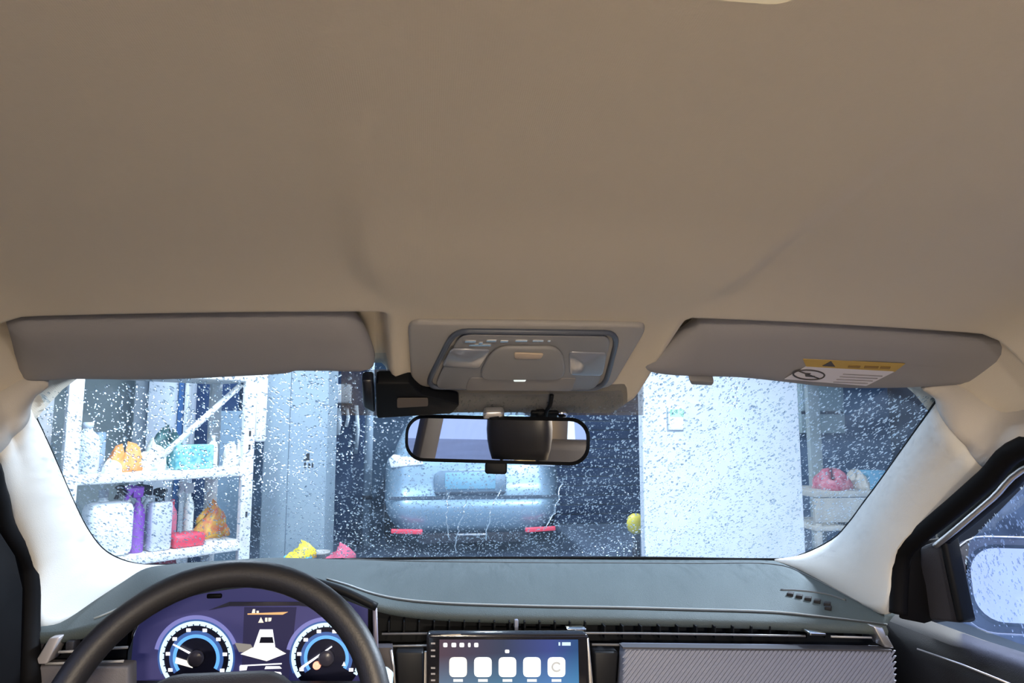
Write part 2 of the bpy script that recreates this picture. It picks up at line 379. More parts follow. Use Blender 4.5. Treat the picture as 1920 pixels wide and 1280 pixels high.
heap(305, 0, .35, .30, .3, mat('floor_red_wrap', (.6, .12, .14), .6), 'red bag on the floor under the rack', d=.25, seedv=14)

# ---- bins and bags on the floor
def bucket(u, v, Y, r, h, m, label, lidm=None):
    p = P(u, v, Y); p.z = 0; o = thing('plastic_bucket', p, label, 'bucket')
    lathe('body', [(r * .78, 0), (r * .8, .01), (r, h), (r * 1.06, h), (r * 1.06, h - .02), (r * .95, h - .02)], p, (0, 0, 1), m, o, 20)
    if lidm: heap_on(p + Vector((0, 0, h - .02)), r * 1.15, r * .8, lidm, o)
    return o
def heap_on(p, r, h, m, par):
    rows = [[p + Vector((math.cos(a) * q * (1 + .2 * math.sin(3 * a + i)), math.sin(a) * q, zz * (1 + .5 * math.cos(a) + .25 * math.sin(4 * a)))) for a in (6.283 * k / 18 for k in range(18))]
            for i, (q, zz) in enumerate(((r, 0), (r * .95, h * .4), (r * .6, h * .8), (r * .15, h)))]
    return loft('cloth', rows, m, par, True, True)
bucket(560, 1035, 5.45, .10, .30, mat('cyan_plastic', (.10, .48, .70), .4), 'cyan bucket with a yellow cloth on the floor', YEL)
bucket(601, 1035, 5.75, .07, .28, mat('drab_plastic', (.38, .38, .36), .6), 'drab grey bucket between cyan and red buckets')
bucket(632, 1035, 5.45, .11, .26, RED, 'red bucket beside the cabinet foot', mat('red_cloth', (.5, .08, .14), .8))
lb = P(1192, 980, 6.3); lb.z = 0
o = thing('bollard', lb, 'short dark bollard with a yellow round head beside the white partition', 'bollard')
lathe('post', [(.05, 0), (.035, .02), (.035, .30)], lb, (0, 0, 1), DARK2, o, 14)
lathe('head', [(.03, .28), (.07, .31), (.085, .37), (.07, .43), (.03, .46)], lb, (0, 0, 1), YEL, o, 18)

# ---- workbench on the far side of the white partition
BT = mat('bench_top', (.55, .53, .46), .6, noise=(7, (.45, .44, .4)))
wb = thing('workbench', (xat(1620, 5.6), 5.8, 0), 'beige workbench with a lower shelf behind the white partition', 'workbench')
bx0, bx1 = xat(1518, 5.6), xat(1760, 5.6); zt = P(1600, 925, 5.6).z
box('bench_top', ((bx0 + bx1) / 2, 5.85, zt), (bx1 - bx0, .6, .05), BT, wb, .006)
box('lower_shelf', ((bx0 + bx1) / 2, 5.85, zt - .28), (bx1 - bx0, .6, .04), BT, wb, .006)
for xx in (bx0 + .04, bx1 - .04):
    for yy in (5.59, 6.1): box('leg', (xx, yy, zt / 2 - .01), (.05, .05, zt - .03), BT, wb, .004)
box('front_board', ((bx0 + bx1) / 2, 5.56, zt - .13), (bx1 - bx0, .02, .2), BT, wb, .004)
def bench_heap(u, w_, h, m, label, nm, cat, sv):
    global ax, ay
    a_, b_ = ax, ay; ax, ay = Vector((1, 0, 0)), Vector((0, 1, 0))
    p = P(u, 900, 5.75); p.z = zt + .025
    rg = random.Random(sv); ph = [rg.uniform(0, 6) for _ in range(4)]; rows = []
    for i in range(7):
        f = i / 6; row = []
        for k in range(20):
            a = 6.2832 * k / 20; q = (max(0., math.cos(f * 1.57)) ** .5) * (1 + .2 * math.sin(3 * a + ph[0]) + .18 * math.sin(7 * a + ph[1] + 4 * f))
            row.append(p + Vector((w_ / 2 * q * math.cos(a), .14 * q * math.sin(a), h * math.sin(f * 1.5708) * (1 + .45 * math.sin(2 * a + ph[2]) * f))))
        rows.append(row)
    ax, ay = a_, b_
    return tag(loft(nm, rows, m, None, True, True), label, cat)
bench_heap(1560, .27, .13, mat('crimson_cloth', (.50, .07, .14), .8, noise=(18, (.75, .35, .4))), 'crimson rag heap on the beige workbench', 'rag_heap', 'rag', 3)
bench_heap(1606, .10, .12, mat('beige_cloth', (.62, .58, .5), .8), 'beige cloth heap between red rags and blue box', 'cloth_heap', 'cloth', 5)
p = P(1636, 900, 5.75); tag(box('blue_carton', (p.x, 5.75, zt + .025 + .08), (.16, .14, .16), mat('sky_blue_card', (.16, .42, .60), .6), None, .006), 'sky blue carton on the beige workbench', 'carton')
tag(box('bench_upright', (xat(1535, 6.2), 6.25, 1.2), (.12, .06, 2.4), mat('upright_greygreen', (.36, .42, .42), .6), None, .006), 'grey green upright post rising behind the workbench', 'post')
eb = thing('electric_box', P(1548, 770, 7.2), 'pale green electrical cabinet above the workbench', 'cabinet')
za, zb = P(1548, 812, 7.2).z, P(1548, 690, 7.2).z
PG_ = mat('pale_green_paint', (.45, .57, .57), .5)
upright('body', 1507, 1590, 7.2, za, zb, .2, PG_, eb)
upright('door', 1511, 1586, 7.18, P(1548, 770, 7.18).z, zb - .03, .02, PG_, eb); upright('gap_strip', 1509, 1588, 7.185, P(1548, 776, 7.18).z, P(1548, 771, 7.18).z, .02, DARK2, eb, 0)
tag(upright('navy_curtain', 1500, 1800, 7.4, 0, 3.0, .06, mat('slate_blue', (.06, .12, .22), .7, noise=(5, (.09, .16, .27)))), 'slate blue partition behind the workbench', 'partition')

# ---- workshop lamps
def tube_lamp(x, y, z, n, label, ang=0.):
    o = thing('tube_lamp', (x, y, z), label, 'lamp', 'workshop tube lamps')
    box('housing', (x, y, z + .04), (.16, 1.3, .05), mat('lamp_housing', (.7, .72, .74), .5), o, .01)
    for dx in (-.045, .045): tube('lamp_tube', [(x + dx, y - .6, z), (x + dx, y + .6, z)], .016, glow('tube_glow', (.86, .93, 1), 14), o, 10)
    for dy in (-.5, .5): tube('hanger', [(x, y + dy, z + .06), (x, y + dy, 3.42)], .006, DARK2, o, 6)
    ld = bpy.data.lights.new('tube_light', 'AREA'); ld.shape = 'RECTANGLE'; ld.size = .16; ld.size_y = 1.25; ld.energy = LAMP_W[n]; ld.color = (.88, .94, 1)
    lo = bpy.data.objects.new('tube_light', ld); COL.objects.link(lo); lo.parent = o; lo.location = (0, 0, -.04)
    lo.rotation_euler = (0, ang, 0)
tube_lamp(2.2, 1.95, 2.75, 0, 'hanging twin tube lamp between bonnet and white partition', R(30))
tube_lamp(-1.3, 4.3, 3.0, 1, 'hanging twin tube lamp in front of the storage rack')
tube_lamp(.6, 7.2, 3.0, 2, 'hanging twin tube lamp over the parked car')

# ================================================================== the parked hatchback ahead
PAINT = mat('silver_blue_paint', (.30, .44, .56), .34, metal=.3, coat=.6)
pcx = .36; pcy = 6.95
car = thing('parked_car', (pcx, pcy, 0), 'silver blue hatchback parked with its tail towards the windscreen', 'car')
prof = [  # z, half width, rear y offset
    (.20, .70, .14), (.28, .80, .05), (.40, .86, .0), (.52, .88, -.02), (.56, .885, .03), (.70, .885, .055), (.86, .88, .07), (.93, .86, .09)]
def ring(z, hw, dy, k=24):
    """rounded-corner plan outline of the body at height z"""
    out = []; r = .24; y0, y1 = pcy + dy, pcy + 4.1 - dy
    for cx_, cy_, a0 in ((hw - r, y0 + r, 270), (hw - r, y1 - r, 0), (-hw + r, y1 - r, 90), (-hw + r, y0 + r, 180)):
        for i in range(7):
            a = R(a0 + 90 * i / 6); out.append(Vector((pcx + cx_ + r * math.cos(a), cy_ + r * math.sin(a), z)))
    return out
loft('body', [ring(*q) for q in prof], PAINT, car, True, True)
gh = []
for z, hw, a, b in ((.92, .82, .12, 2.75), (1.05, .78, .16, 2.45), (1.2, .72, .26, 2.15), (1.38, .62, .48, 1.8), (1.45, .52, .75, 1.5)):
    row = []; r = .14
    for cx_, cy_, a0 in ((hw - r, pcy + a + r, 270), (hw - r, pcy + b - r, 0), (-hw + r, pcy + b - r, 90), (-hw + r, pcy + a + r, 180)):
        for i in range(5):
            q = R(a0 + 90 * i / 4); row.append(Vector((pcx + cx_ + r * math.cos(q), cy_ + r * math.sin(q), z)))
    gh.append(row)
loft('cabin', gh, PAINT, car, True, True)
slab('rear_window', [(pcx - .6, pcy + .145, 1.0), (pcx + .6, pcy + .145, 1.0), (pcx + .5, pcy + .42, 1.35), (pcx - .5, pcy + .42, 1.35)], (0, -.03, .012), mat('car_dark_glass', (.02, .03, .045), .08), car, .01)
for s_ in (-1, 1):
    tl = slab('tail_light', [(pcx + s_ * a, pcy + b, z) for a, b, z in ((.50, .07, .87), (.82, .10, .84), (.85, .16, .92), (.80, .17, .97), (.52, .09, .925))], (0, -.03, .01), mat('tail_lens', (.75, .80, .86), .2), car, .01)
    slab('rear_reflector', [(pcx + s_ * a, pcy - .005, z) for a, z in ((.50, .22), (.80, .235), (.80, .275), (.50, .265))], (0, -.05, 0), mat('reflector_red_glow', (.75, .06, .10), .3, emit=(.8, .03, .06), estr=.25), car, .008)  # faint red emission put in; the reflector has no lamp of its own
    for yy in (.85, 3.35):
        wh = lathe('wheel', [(.12, -.1), (.30, -.1), (.32, -.07), (.32, .07), (.30, .1), (.12, .1)], (pcx + s_ * .80, pcy + yy, .32), (1, 0, 0), RUBBER, car, 24)
        lathe('hub_cap', [(.2, .1), (.18, .115), (.05, .12)], (pcx + s_ * .80, pcy + yy, .32), (s_, 0, 0), SILVER, wh, 18)
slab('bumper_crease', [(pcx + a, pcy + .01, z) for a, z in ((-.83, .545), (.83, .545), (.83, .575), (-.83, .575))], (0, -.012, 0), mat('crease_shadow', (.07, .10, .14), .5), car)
# plate recess: raised rounded surround and blank pale plate
ex, ez = Vector((1, 0, 0)), Vector((0, .08, 1)).normalized(); pc = Vector((pcx - .04, pcy + .025, .70))
slab('plate_recess', onplane(pc, ex, ez, rrect(.72, .25, .09)), (0, -.012, 0), mat('recess_blue', (.17, .25, .33), .4, metal=.4), car, .008)
slab('number_plate', onplane(pc + Vector((0, -.013, .02)), ex, ez, rrect(.50, .16, .015)), (0, -.008, 0), mat('plate_blue', (.20, .42, .56), .4), car, .003)
slab('recess_lip', onplane(pc + Vector((0, -.012, -.115)), ex, ez, [(-.33, 0), (.33, 0), (.36, .03), (-.36, .03)]), (0, -.02, 0), mat('lip_dark', (.04, .06, .09), .5), car, .004)
slab('lower_grille', onplane(Vector((pcx, pcy + .05, .17)), ex, ez, rrect(1.1, .1, .04)), (0, -.02, 0), DARK2, car, .01)
box('tow_trim', (pcx - .02, pcy + .03, .20), (.30, .02, .02), SILVER, car, .004)

# ================================================================== OUR CAR: shell
# ---- headliner
def smooth_profile(K):
    yy = np.linspace(-2.6, 1.3, 1400); zz = np.interp(yy, [a for a, b in K], [b for a, b in K])
    g = np.exp(-.5 * (np.arange(-60, 61) * (yy[1] - yy[0]) / .045) ** 2); g /= g.sum()
    zs = np.convolve(np.pad(zz, 60, mode='edge'), g, mode='valid')
    return lambda y: np.interp(y, yy, zs)
prof_side = smooth_profile(((-2.4, 1.30), (-1.6, 1.39), (-.8, 1.43), (.20, 1.437), (.40, 1.430), (.52, 1.416), (.62, 1.398), (.712, 1.372), (.95, 1.27), (1.2, 1.13)))
prof_mid = smooth_profile(((-2.4, 1.30), (-1.6, 1.39), (-.8, 1.43), (.20, 1.437), (.40, 1.426), (.52, 1.405), (.62, 1.386), (.75, 1.366), (.90, 1.305), (.945, 1.283), (1.2, 1.13)))
def ceil_z(x, y):
    ax_ = abs(x)
    q = .028 * ss(.60, .74, y)
    m = 1 - ss(.165 - q, .20 - q, ax_)
    zs = prof_side(y)
    pk = ss(.714, .730, y) * ss(.185 - q, .205 - q, ax_) * (1 - ss(.60, .63, ax_))
    zs = zs + .034 * pk
    z = prof_mid(y) * m + zs * (1 - m)
    z -= .05 * x * x
    z -= .15 * max(0., ss(.50, .66, ax_)) ** 1.3
    return z
def yend(x): return .965 * (1 - ss(.137, .172, abs(x))) + .885 * ss(.137, .172, abs(x))
XS = sorted(set(np.round(np.concatenate([np.linspace(-.63, .63, 64), np.linspace(.13, .21, 18), -np.linspace(.13, .21, 18)]), 4)))
TS = np.concatenate([np.linspace(-2.3, .3, 18), np.linspace(.33, .70, 24), np.linspace(.708, .74, 10), np.linspace(.75, 1, 12)])
rows = []
for x in XS:
    ye = yend(x); row = []
    for tt in TS:
        y = tt if tt <= .74 else .74 + (tt - .74) / .26 * (ye - .74)
        row.append((x, y, ceil_z(x, y)))
    rows.append(row)
ceiling = loft('ceiling', rows, CLOTH); tag(ceiling, kind='structure', label='beige cloth headliner of the car roof')
m_ = ceiling.modifiers.new('roof_skin', 'SOLIDIFY'); m_.thickness = .02; m_.offset = 1

# ---- windscreen (glass, gasket, rain)
EDGE = [(330, 1056), (270, 1057), (225, 1046), (190, 1025), (160, 985), (135, 935), (110, 878), (75, 800), (52, 755), (48, 745)]
EDGR = [(1450, 1046), (1500, 1039), (1560, 1010), (1592, 978), (1620, 940), (1650, 900), (1700, 829), (1754, 752), (1760, 742)]
xs = np.linspace(-.70, .70, 40); rows = []
for x in xs:
    yb = 1.445 - .217 * x * x; rows.append([(x, y, glass_z(x, y)) for y in np.linspace(.84, yb, 20)])
wind = loft('window_1', rows, PANE); tag(wind, kind='structure', label='windscreen glass covered in rain drops')
NRM = Vector((0, .605, 1)).normalized()
base_px = [(330, 1056), (430, 1053), (560, 1048), (760, 1044), (960, 1043), (1200, 1043), (1450, 1046)]
gpts = [PG(u, v) for u, v in EDGE[::-1]] + [PG(u, v) for u, v in base_px[1:]] + [PG(u, v) for u, v in EDGR[1:]]
gpts = catmull(gpts, 4)
tube('gasket', [p - NRM * .004 for p in gpts], .0042, RUBBER, wind, 8)
# dotted shade band behind the mirror
fx0, fx1 = PG(640, 740), PG(1200, 740)
rows = []
for k in range(12):
    u = 640 + (1206 - 640) * k / 11
    rows.append([PG(u, v) - NRM * .002 for v in (690, 720, 745, 776)])
BAND = bpy.data.materials.new('shade_band'); BAND.use_nodes = True; n = BAND.node_tree; n.nodes.clear()
o_ = n.nodes.new('ShaderNodeOutputMaterial'); a_ = n.nodes.new('ShaderNodeMixShader'); tr = n.nodes.new('ShaderNodeBsdfTransparent')
df = n.nodes.new('ShaderNodeBsdfDiffuse'); df.inputs[0].default_value = (.20, .195, .19, 1); a_.inputs[0].default_value = .62
n.links.new(tr.outputs[0], a_.inputs[1]); n.links.new(df.outputs[0], a_.inputs[2]); n.links.new(a_.outputs[0], o_.inputs[0])
loft('shade_band', rows, BAND, wind)

def drops(name, n_, spot, parent, rmin, rmax, power=2.2, seg=8, flat=.30):
    """many flattened water domes, one joined mesh (nobody could count them)"""
    V = []; Fq = []; off = 0
    for _ in range(n_):
        c, nn, tx = spot()
        ty = nn.cross(tx); r = rmin + (rmax - rmin) * random.random() ** power
        e = random.uniform(.52, .9); th = random.uniform(-.5, .5)
        a1 = tx * math.cos(th) + ty * math.sin(th); a2 = nn.cross(a1)
        w1, w2, w3 = (random.uniform(-.22, .22) for _ in range(3)); h = r * flat * random.uniform(.7, 1.2)
        for ring_, (q, hh) in enumerate(((1, 0), (.78, .62), (.42, .92))):
            for k in range(seg):
                an = 2 * math.pi * k / seg; rr = r * q * (1 + w1 * math.sin(an * 2) + w2 * math.cos(an * 3) + w3 * math.sin(an))
                V.append(c + a1 * (rr * e * math.cos(an)) + a2 * (rr / e * math.sin(an)) + nn * (hh * h))
        V.append(c + nn * h)
        for a, b in ((0, 1), (1, 2)):
            for k in range(seg): Fq.append((off + a * seg + k, off + a * seg + (k + 1) % seg, off + b * seg + (k + 1) % seg, off + b * seg + k))
        for k in range(seg): Fq.append((off + 2 * seg + k, off + 2 * seg + (k + 1) % seg, off + 3 * seg))
        Fq.append(tuple(off + k for k in range(seg))[::-1]); off += 3 * seg + 1
    me = bpy.data.meshes.new(name); o = WORG[parent]
    me.from_pydata([v - o for v in V], [], Fq); me.materials.append(WATER)
    me.polygons.foreach_set('use_smooth', [True] * len(me.polygons))
    ob = bpy.data.objects.new(name, me); COL.objects.link(ob); ob.parent = parent; ob.location = (0, 0, 0); ob['kind'] = 'stuff'
    WORG[ob] = o; return ob
def spot_w():
    while True:
        x = random.uniform(-.68, .66); y = random.uniform(.86, 1.44 - .217 * x * x)
        nn = Vector((.605 * .434 * x, .605, 1)).normalized()
        return Vector((x, y, glass_z(x, y))) + nn * .0005, nn, Vector((1, 0, 0))
drops('rain_drops', 27000, spot_w, wind, .0006, .0028, 2.2)
# runnels of water creeping up the glass
V = []
def runnel(i):
    x = random.uniform(-.1, .12); y0 = random.uniform(1.12, 1.22); pts = []; y = y0
    for k in range(14):
        pts.append(Vector((x, y, glass_z(x, y) + .0006))); x += random.uniform(-.004, .004); y += random.uniform(.008, .02)
    return pts
for i in range(4):
    q = tube('water_runnel', runnel(i), .0012, WATER, wind, 6)

# ---- A pillars
def pillar(name, inner, outer, side, label, m=None):
    I = catmull([PG(u, v) - NRM * .006 for u, v in inner], 4); O = catmull([P(*q) for q in outer], 4); rows = []
    for k in range(len(I)):
        a, b = I[k], O[k]; f = k / (len(I) - 1); row = []
        W = (b - a).length; inb = Vector((-side * .8, -.45, .1)).normalized()
        for j in range(21):
            t = j / 20
            bul = .030 * math.sin(math.pi * t) ** .8 - .012 * math.exp(-((t - .70) / .10) ** 2)
            row.append(a.lerp(b, t) + inb * bul * min(1, W / .12))
        rows.append(row)
    A = np.array([[list(p) for p in r] for r in rows])
    for _ in range(60):
        A[1:-1, 1:-1] = .5 * A[1:-1, 1:-1] + .125 * (A[:-2, 1:-1] + A[2:, 1:-1] + A[1:-1, :-2] + A[1:-1, 2:])
    rows = [[Vector(p) for p in r] for r in A]
    o = loft(name, rows, m or PILLAR); tag(o, kind='structure', label=label)
    s_ = o.modifiers.new('shell', 'SOLIDIFY'); s_.thickness = .008; s_.offset = 0
    return o
LI = [(330, 1056), (270, 1057), (225, 1046), (190, 1025), (160, 985), (135, 935), (110, 878), (75, 800), (50, 752), (58, 735), (95, 712)]
LO = [(330, 1064, 1.36), (268, 1074, 1.30), (190, 1120, 1.17), (112, 1168, 1.06), (61, 1172, 1.01), (60, 1080, 1.0), (52, 1032, .975), (12, 976, .92), (-12, 850, .81), (-90, 770, .72), (-60, 690, .86)]
RI = [(1450, 1046), (1500, 1039), (1560, 1010), (1592, 978), (1620, 940), (1650, 900), (1700, 829), (1757, 749), (1752, 735), (1725, 722)]
RO = [(1476, 1056, 1.34), (1540, 1090, 1.22), (1620, 1134, 1.10), (1673, 1147, 1.02), (1674, 1064, 1.01), (1698, 1012, .97), (1775, 948, .89), (1848, 876, .81), (1960, 790, .71), (1960, 680, .86)]
pl = pillar('trim_1', LI[:9], LO[:9], -1, 'pale grey windscreen pillar trim on the driver side')
pr = pillar('trim_2', RI[:8], RO[:8], 1, 'pale grey windscreen pillar trim on the passenger side')
CORNER = mat('corner_cloth', (.52, .49, .455), .85, bump=(900, .15))
pillar('trim_7', LI[8:], LO[8:], -1, 'beige headliner corner above the driver side pillar', CORNER)
pillar('trim_8', RI[7:], RO[7:], 1, 'beige headliner corner above the passenger side pillar', CORNER)
# ---- doors, seals, side windows
def door(name, side, label):
    x = side * .70; o = thing(name, (x, 0, .25), label, kind='structure'); rows = []
    for y in np.linspace(-1.3, 1.16, 14):
        rows.append([(x + side * .03, y, .25), (x + side * .04, y, .6), (x + side * .02, y, .9), (x - side * .0, y, .955 - .02 * ss(.6, 1.1, y)), (x - side * .05, y, .948 - .02 * ss(.6, 1.1, y)), (x - side * .065, y, .90), (x - side * .06, y, .55), (x - side * .06, y, .25)])
    loft('door_panel', rows, mat('door_black', (.010, .010, .012), .6, bump=(700, .2), spec=.2), o, True, True)
    return o
d2 = door('door_2', 1, 'black passenger door with silver trimmed window'); d1 = door('door_1', -1, 'dark driver door beside the steering wheel')
# passenger window surround, from the photograph's edges at the window plane
SEALP = [(1960, 790, .70), (1925, 835, .735), (1850, 898, .80), (1780, 958, .88), (1718, 1008, .96), (1692, 1042, 1.0), (1686, 1100, 1.01), (1684, 1150, 1.01)]
tube('door_seal', catmull([Vector((.605, -.22, 1.300)), Vector((.605, .1, 1.297)), Vector((.603, .4, 1.287)), Vector((.598, .58, 1.268))] + [P(*q) for q in SEALP[1:]], 5), .0125, RUBBER, d2, 10)
FRM = [(1990, 800, .70), (1920, 862, .765), (1840, 928, .84), (1775, 985, .91), (1735, 1018, .97)]
fp = catmull([Vector((.635, -.22, 1.285)), Vector((.635, .1, 1.283)), Vector((.634, .4, 1.272)), Vector((.633, .60, 1.250))] + [P(*q) + Vector((.02, 0, 0)) for q in FRM[1:]], 5)
tube('window_frame', [p + Vector((.004, -.012, .012)) for p in fp], .012, DARK, d2, 8)
tube('silver_strip', [p + Vector((-.004, 0, -.004)) for p in fp], .0042, SILVER, d2, 8)
sail = [P(1722, 1024, 1.0), P(1762, 1010, .97), P(1800, 1168, .97), P(1722, 1160, 1.03)]
slab('frame_corner', [P(u, v, 1.005) for u, v in ((1688, 1044), (1738, 1010), (1734, 1170), (1684, 1160))], (.04, .02, 0), RUBBER, d2, .003)
slab('mirror_sail', sail, (.03, .0, 0), DARK2, d2, .006)
slab('divider_bar', [P(1757, 1006, .965), P(1772, 1004, .955), P(1806, 1165, .955), P(1792, 1168, .965)], (.03, .01, 0), DARK, d2, .004)
tube('trim_line', [P(1720, 1216, .97), P(1800, 1244, .9), P(1900, 1284, .82)], .0012, SILVER, d2, 6)
XW = .735
def PX(u, v, X):
    d = ray(u, v); return CAM + d * ((X - CAM.x) / d.x)
win2 = slab('window_2', [(XW - .03, -.2, .95), (XW - .03, 1.02, .95), (XW - .05, .97, 1.08), (XW - .10, .70, 1.27), (XW - .13, .4, 1.34), (XW - .13, -.2, 1.37)], (.004, 0, 0), PANE2)
tag(win2, kind='structure', label='passenger door window glass speckled with rain')
def spot_s():
    y = random.uniform(.5, 1.0); t = random.uniform(0, 1); zt_ = np.interp(y, [.5, .70, .97, 1.02], [1.32, 1.27, 1.08, .96])
    z = .95 + (zt_ - .95) * (t ** .6); x = XW - .03 - .1 * (z - .95) / .42 + .006
    return Vector((x, y, z)), Vector((1, 0, .24)).normalized(), Vector((0, 1, 0))
drops('rain_drops', 1500, spot_s, win2, .0007, .0026)
win3 = slab('window_3', [(-XW + .03, -.2, .95), (-XW + .03, 1.02, .95), (-XW + .05, .97, 1.08), (-XW + .10, .70, 1.27), (-XW + .13, .4, 1.34), (-XW + .13, -.2, 1.37)], (-.004, 0, 0), PANE2)
tag(win3, kind='structure', label='driver door window glass')
tube('door_seal', catmull([Vector((-.605, -.22, 1.300)), Vector((-.605, .1, 1.297)), Vector((-.603, .4, 1.287)), Vector((-.598, .58, 1.268))] + [P(*q) for q in [(-60, 850, .76), (-12, 925, .85), (6, 985, .92), (44, 1042, .985), (54, 1090, 1.0), (54, 1175, 1.0), (56, 1285, .98)]], 5), .013, RUBBER, d1, 10)
slab('window_frame', [P(-150, 800, .68), P(-40, 930, .82), P(30, 1040, .95), P(44, 1100, .98), P(40, 1290, .97), P(-150, 1290, .80)], (-.03, 0, 0), RUBBER, d1, .004)
# rear cabin (seen in the interior mirror)
TAN = mat('tan_pillar', (.13, .10, .06), .7)
for s_ in (-1, 1):
    nm = 'trim_3' if s_ < 0 else 'trim_4'
    o = slab(nm, [(s_ * .70, -.12, .9), (s_ * .70, -.26, .9), (s_ * .60, -.30, 1.40), (s_ * .60, -.16, 1.40)], (-s_ * .03, 0, 0), DARK2, None, .01)
    tag(o, kind='structure', label='dark centre pillar trim between the side doors')
    nm = 'trim_5' if s_ < 0 else 'trim_6'
    o = slab(nm, [(s_ * .69, -1.25, .9), (s_ * .66, -2.2, .9), (s_ * .58, -1.95, 1.36), (s_ * .60, -1.45, 1.37)], (-s_ * .03, 0, 0), TAN, None, .01)
    tag(o, kind='structure', label='tan rear quarter pillar trim beside the rear window')
    q = slab('window_4' if s_ < 0 else 'window_5', [(s_ * .71, -1.3, .95), (s_ * .71, -.3, .95), (s_ * .61, -.3, 1.37), (s_ * .61, -1.4, 1.37)], (s_ * .004, 0, 0), PANE2); tag(q, kind='structure', label='rear door window glass')
    q = box('side_sill', (s_ * .72, -1.7, .58), (.06, 1.2, .68), DARK2, None, .02); tag(q, kind='structure', label='inner side panel at the rear')
q = slab('window_6', [(-.6, -2.3, .95), (.6, -2.3, .95), (.55, -1.98, 1.36), (-.55, -1.98, 1.36)], (0, -.004, 0), PANE2); tag(q, kind='structure', label='rear window glass')
CARPET = mat('beige_carpet', (.46, .41, .34), .95, bump=(300, .5)); CREAM = mat('cream_leather', (.55, .49, .41), .5, bump=(300, .3))  # pale tones picked so unseen carpet and cushions bounce lamp light onto headliner
tag(box('car_floor', (0, -.5, .22), (1.42, 3.8, .06), CARPET, None), kind='structure', label='beige carpet of the car floor')
tag(box('rear_shelf', (0, -2.1, .93), (1.36, .5, .03), DARK2), 'dark parcel shelf under the rear window', 'shelf')
def seat(x, label, y=-.28):
    o = thing('front_seat', (x, y, .25), label, 'seat', 'front seats')
    rows = []
    for f in np.linspace(0, 1, 8):
        z = .55 + .46 * f; yy = y - .12 * f; hw = .25 - .05 * f ** 3; th = .07 - .02 * f
        rows.append([Vector((x + hw * math.copysign(abs(math.cos(a)) ** .5, math.cos(a)), yy + th * math.copysign(abs(math.sin(a)) ** .6, math.sin(a)), z)) for a in (6.2832 * k / 24 for k in range(24))])
    loft('backrest', rows, LEATHER, o, True, True)
    bev(box('seat_cushion', (x, y + .28, .46), (.50, .52, .16), CREAM, o), .05, 3)
    rows = []
    for f in np.linspace(0, 1, 7):
        z = 1.07 + .19 * f; hw = .105 * (1 - .25 * abs(f - .5) ** 2 * 2); th = .05 * math.sin(math.pi * (.15 + .7 * f))
        rows.append([Vector((x + hw * math.copysign(abs(math.cos(a)) ** .5, math.cos(a)), y - .14 + th * math.copysign(abs(math.sin(a)) ** .6, math.sin(a)), z)) for a in (6.2832 * k / 20 for k in range(20))])
    hr = loft('headrest', rows, LEATHER, o, True, True)
    for d in (-.06, .06): tube('headrest_post', [(x + d, y - .13, .98), (x + d, y - .14, 1.10)], .006, CHROME, hr, 8)
    return o
seat(-.36, 'driver seat with black backrest and cream cushion behind the steering wheel', -.16); seat(.37, 'passenger seat with black backrest and cream cushion beside the driver seat', -.30)
rb = thing('rear_bench', (0, -1.3, .25), 'rear bench seat with cream cushion and black backrest', 'seat')
bev(box('cushion', (0, -1.25, .45), (1.3, .5, .2), CREAM, rb), .05, 3); bev(box('backrest', (0, -1.6, .72), (1.3, .16, .62), LEATHER, rb), .05, 3)
# bonnet and scuttle, below the line of sight
hd = [[Vector((x, y, z - .06 * x * x)) for x in np.linspace(-.75, .75, 9)] for y, z in ((1.50, .93), (1.8, .90), (2.2, .84), (2.45, .74), (2.55, .55), (2.55, .25))]
tag(loft('bonnet', hd, PAINT), 'bonnet of the car in front of the windscreen', 'bonnet')

# ================================================================== sun visors
def visor(name, px, label, cat='sun visor'):
    pts = [PV(u, v) for u, v in px]; c = sum(pts, Vector()) / len(pts)
    nrm = Vector((0, -.45, -1)).normalized()
    o = thing(name, c, label, cat, 'sun visors'); pts = catmull(pts + [pts[0]], 3)[:-1]
    rows = []
    x0_, x1_ = min(p.x for p in pts), max(p.x for p in pts)
    for h, k in ((-.018, .40), (-.018, .012), (-.013, .003), (-.006, 0), (0, .001), (.005, .005), (.009, .013), (.0115, .026), (.012, .40)):
        row = []
        for p in pts:
            q = Vector((min(max(p.x, x0_ + .07), x1_ - .07), c.y, 0)); q.z = visor_z(q.x, q.y); d = q - p
            row.append(p + (d * k * 2 if k == .4 else d.normalized() * k) + nrm * h)
        rows.append(row)
    n_ = len(pts); V = [p for r in rows for p in r]; Fc = []
    for i in range(len(rows) - 1):
        for j in range(n_): k = (j + 1) % n_; Fc.append((i * n_ + j, i * n_ + k, (i + 1) * n_ + k, (i + 1) * n_ + j))
    Fc += [tuple(range(n_))[::-1], tuple(range((len(rows) - 1) * n_, len(rows) * n_))]
    new('visor_panel', V, Fc, VISOR, o, True)
    return o, nrm
vl, vn = visor('sun_visor', [(8, 597), (150, 594), (300, 591), (450, 587), (560, 584), (625, 584), (660, 593), (684, 620), (700, 660), (702, 680), (690, 690), (600, 692), (556, 692), (535, 697), (450, 702), (300, 708), (150, 707), (60, 708), (36, 700), (20, 640)],
               'grey sun visor folded up above the steering wheel')
vr, vn = visor('sun_visor', [(1318, 601), (1400, 599), (1500, 603), (1600, 610), (1700, 619), (1800, 630), (1870, 638), (1908, 649), (1916, 662), (1900, 684), (1862, 704), (1800, 716), (1720, 722), (1650, 724), (1560, 723), (1460, 712), (1380, 704), (1300, 702), (1240, 698), (1208, 690), (1216, 676), (1262, 640)],
               'grey sun visor with warning sticker on the passenger side')
def PS(u, v): return PV(u, v - 4)
def sticker(px, m, nm, off):
    return slab(nm, [PS(u, v) + vn * off for u, v in px], vn * .0008, m, vr)
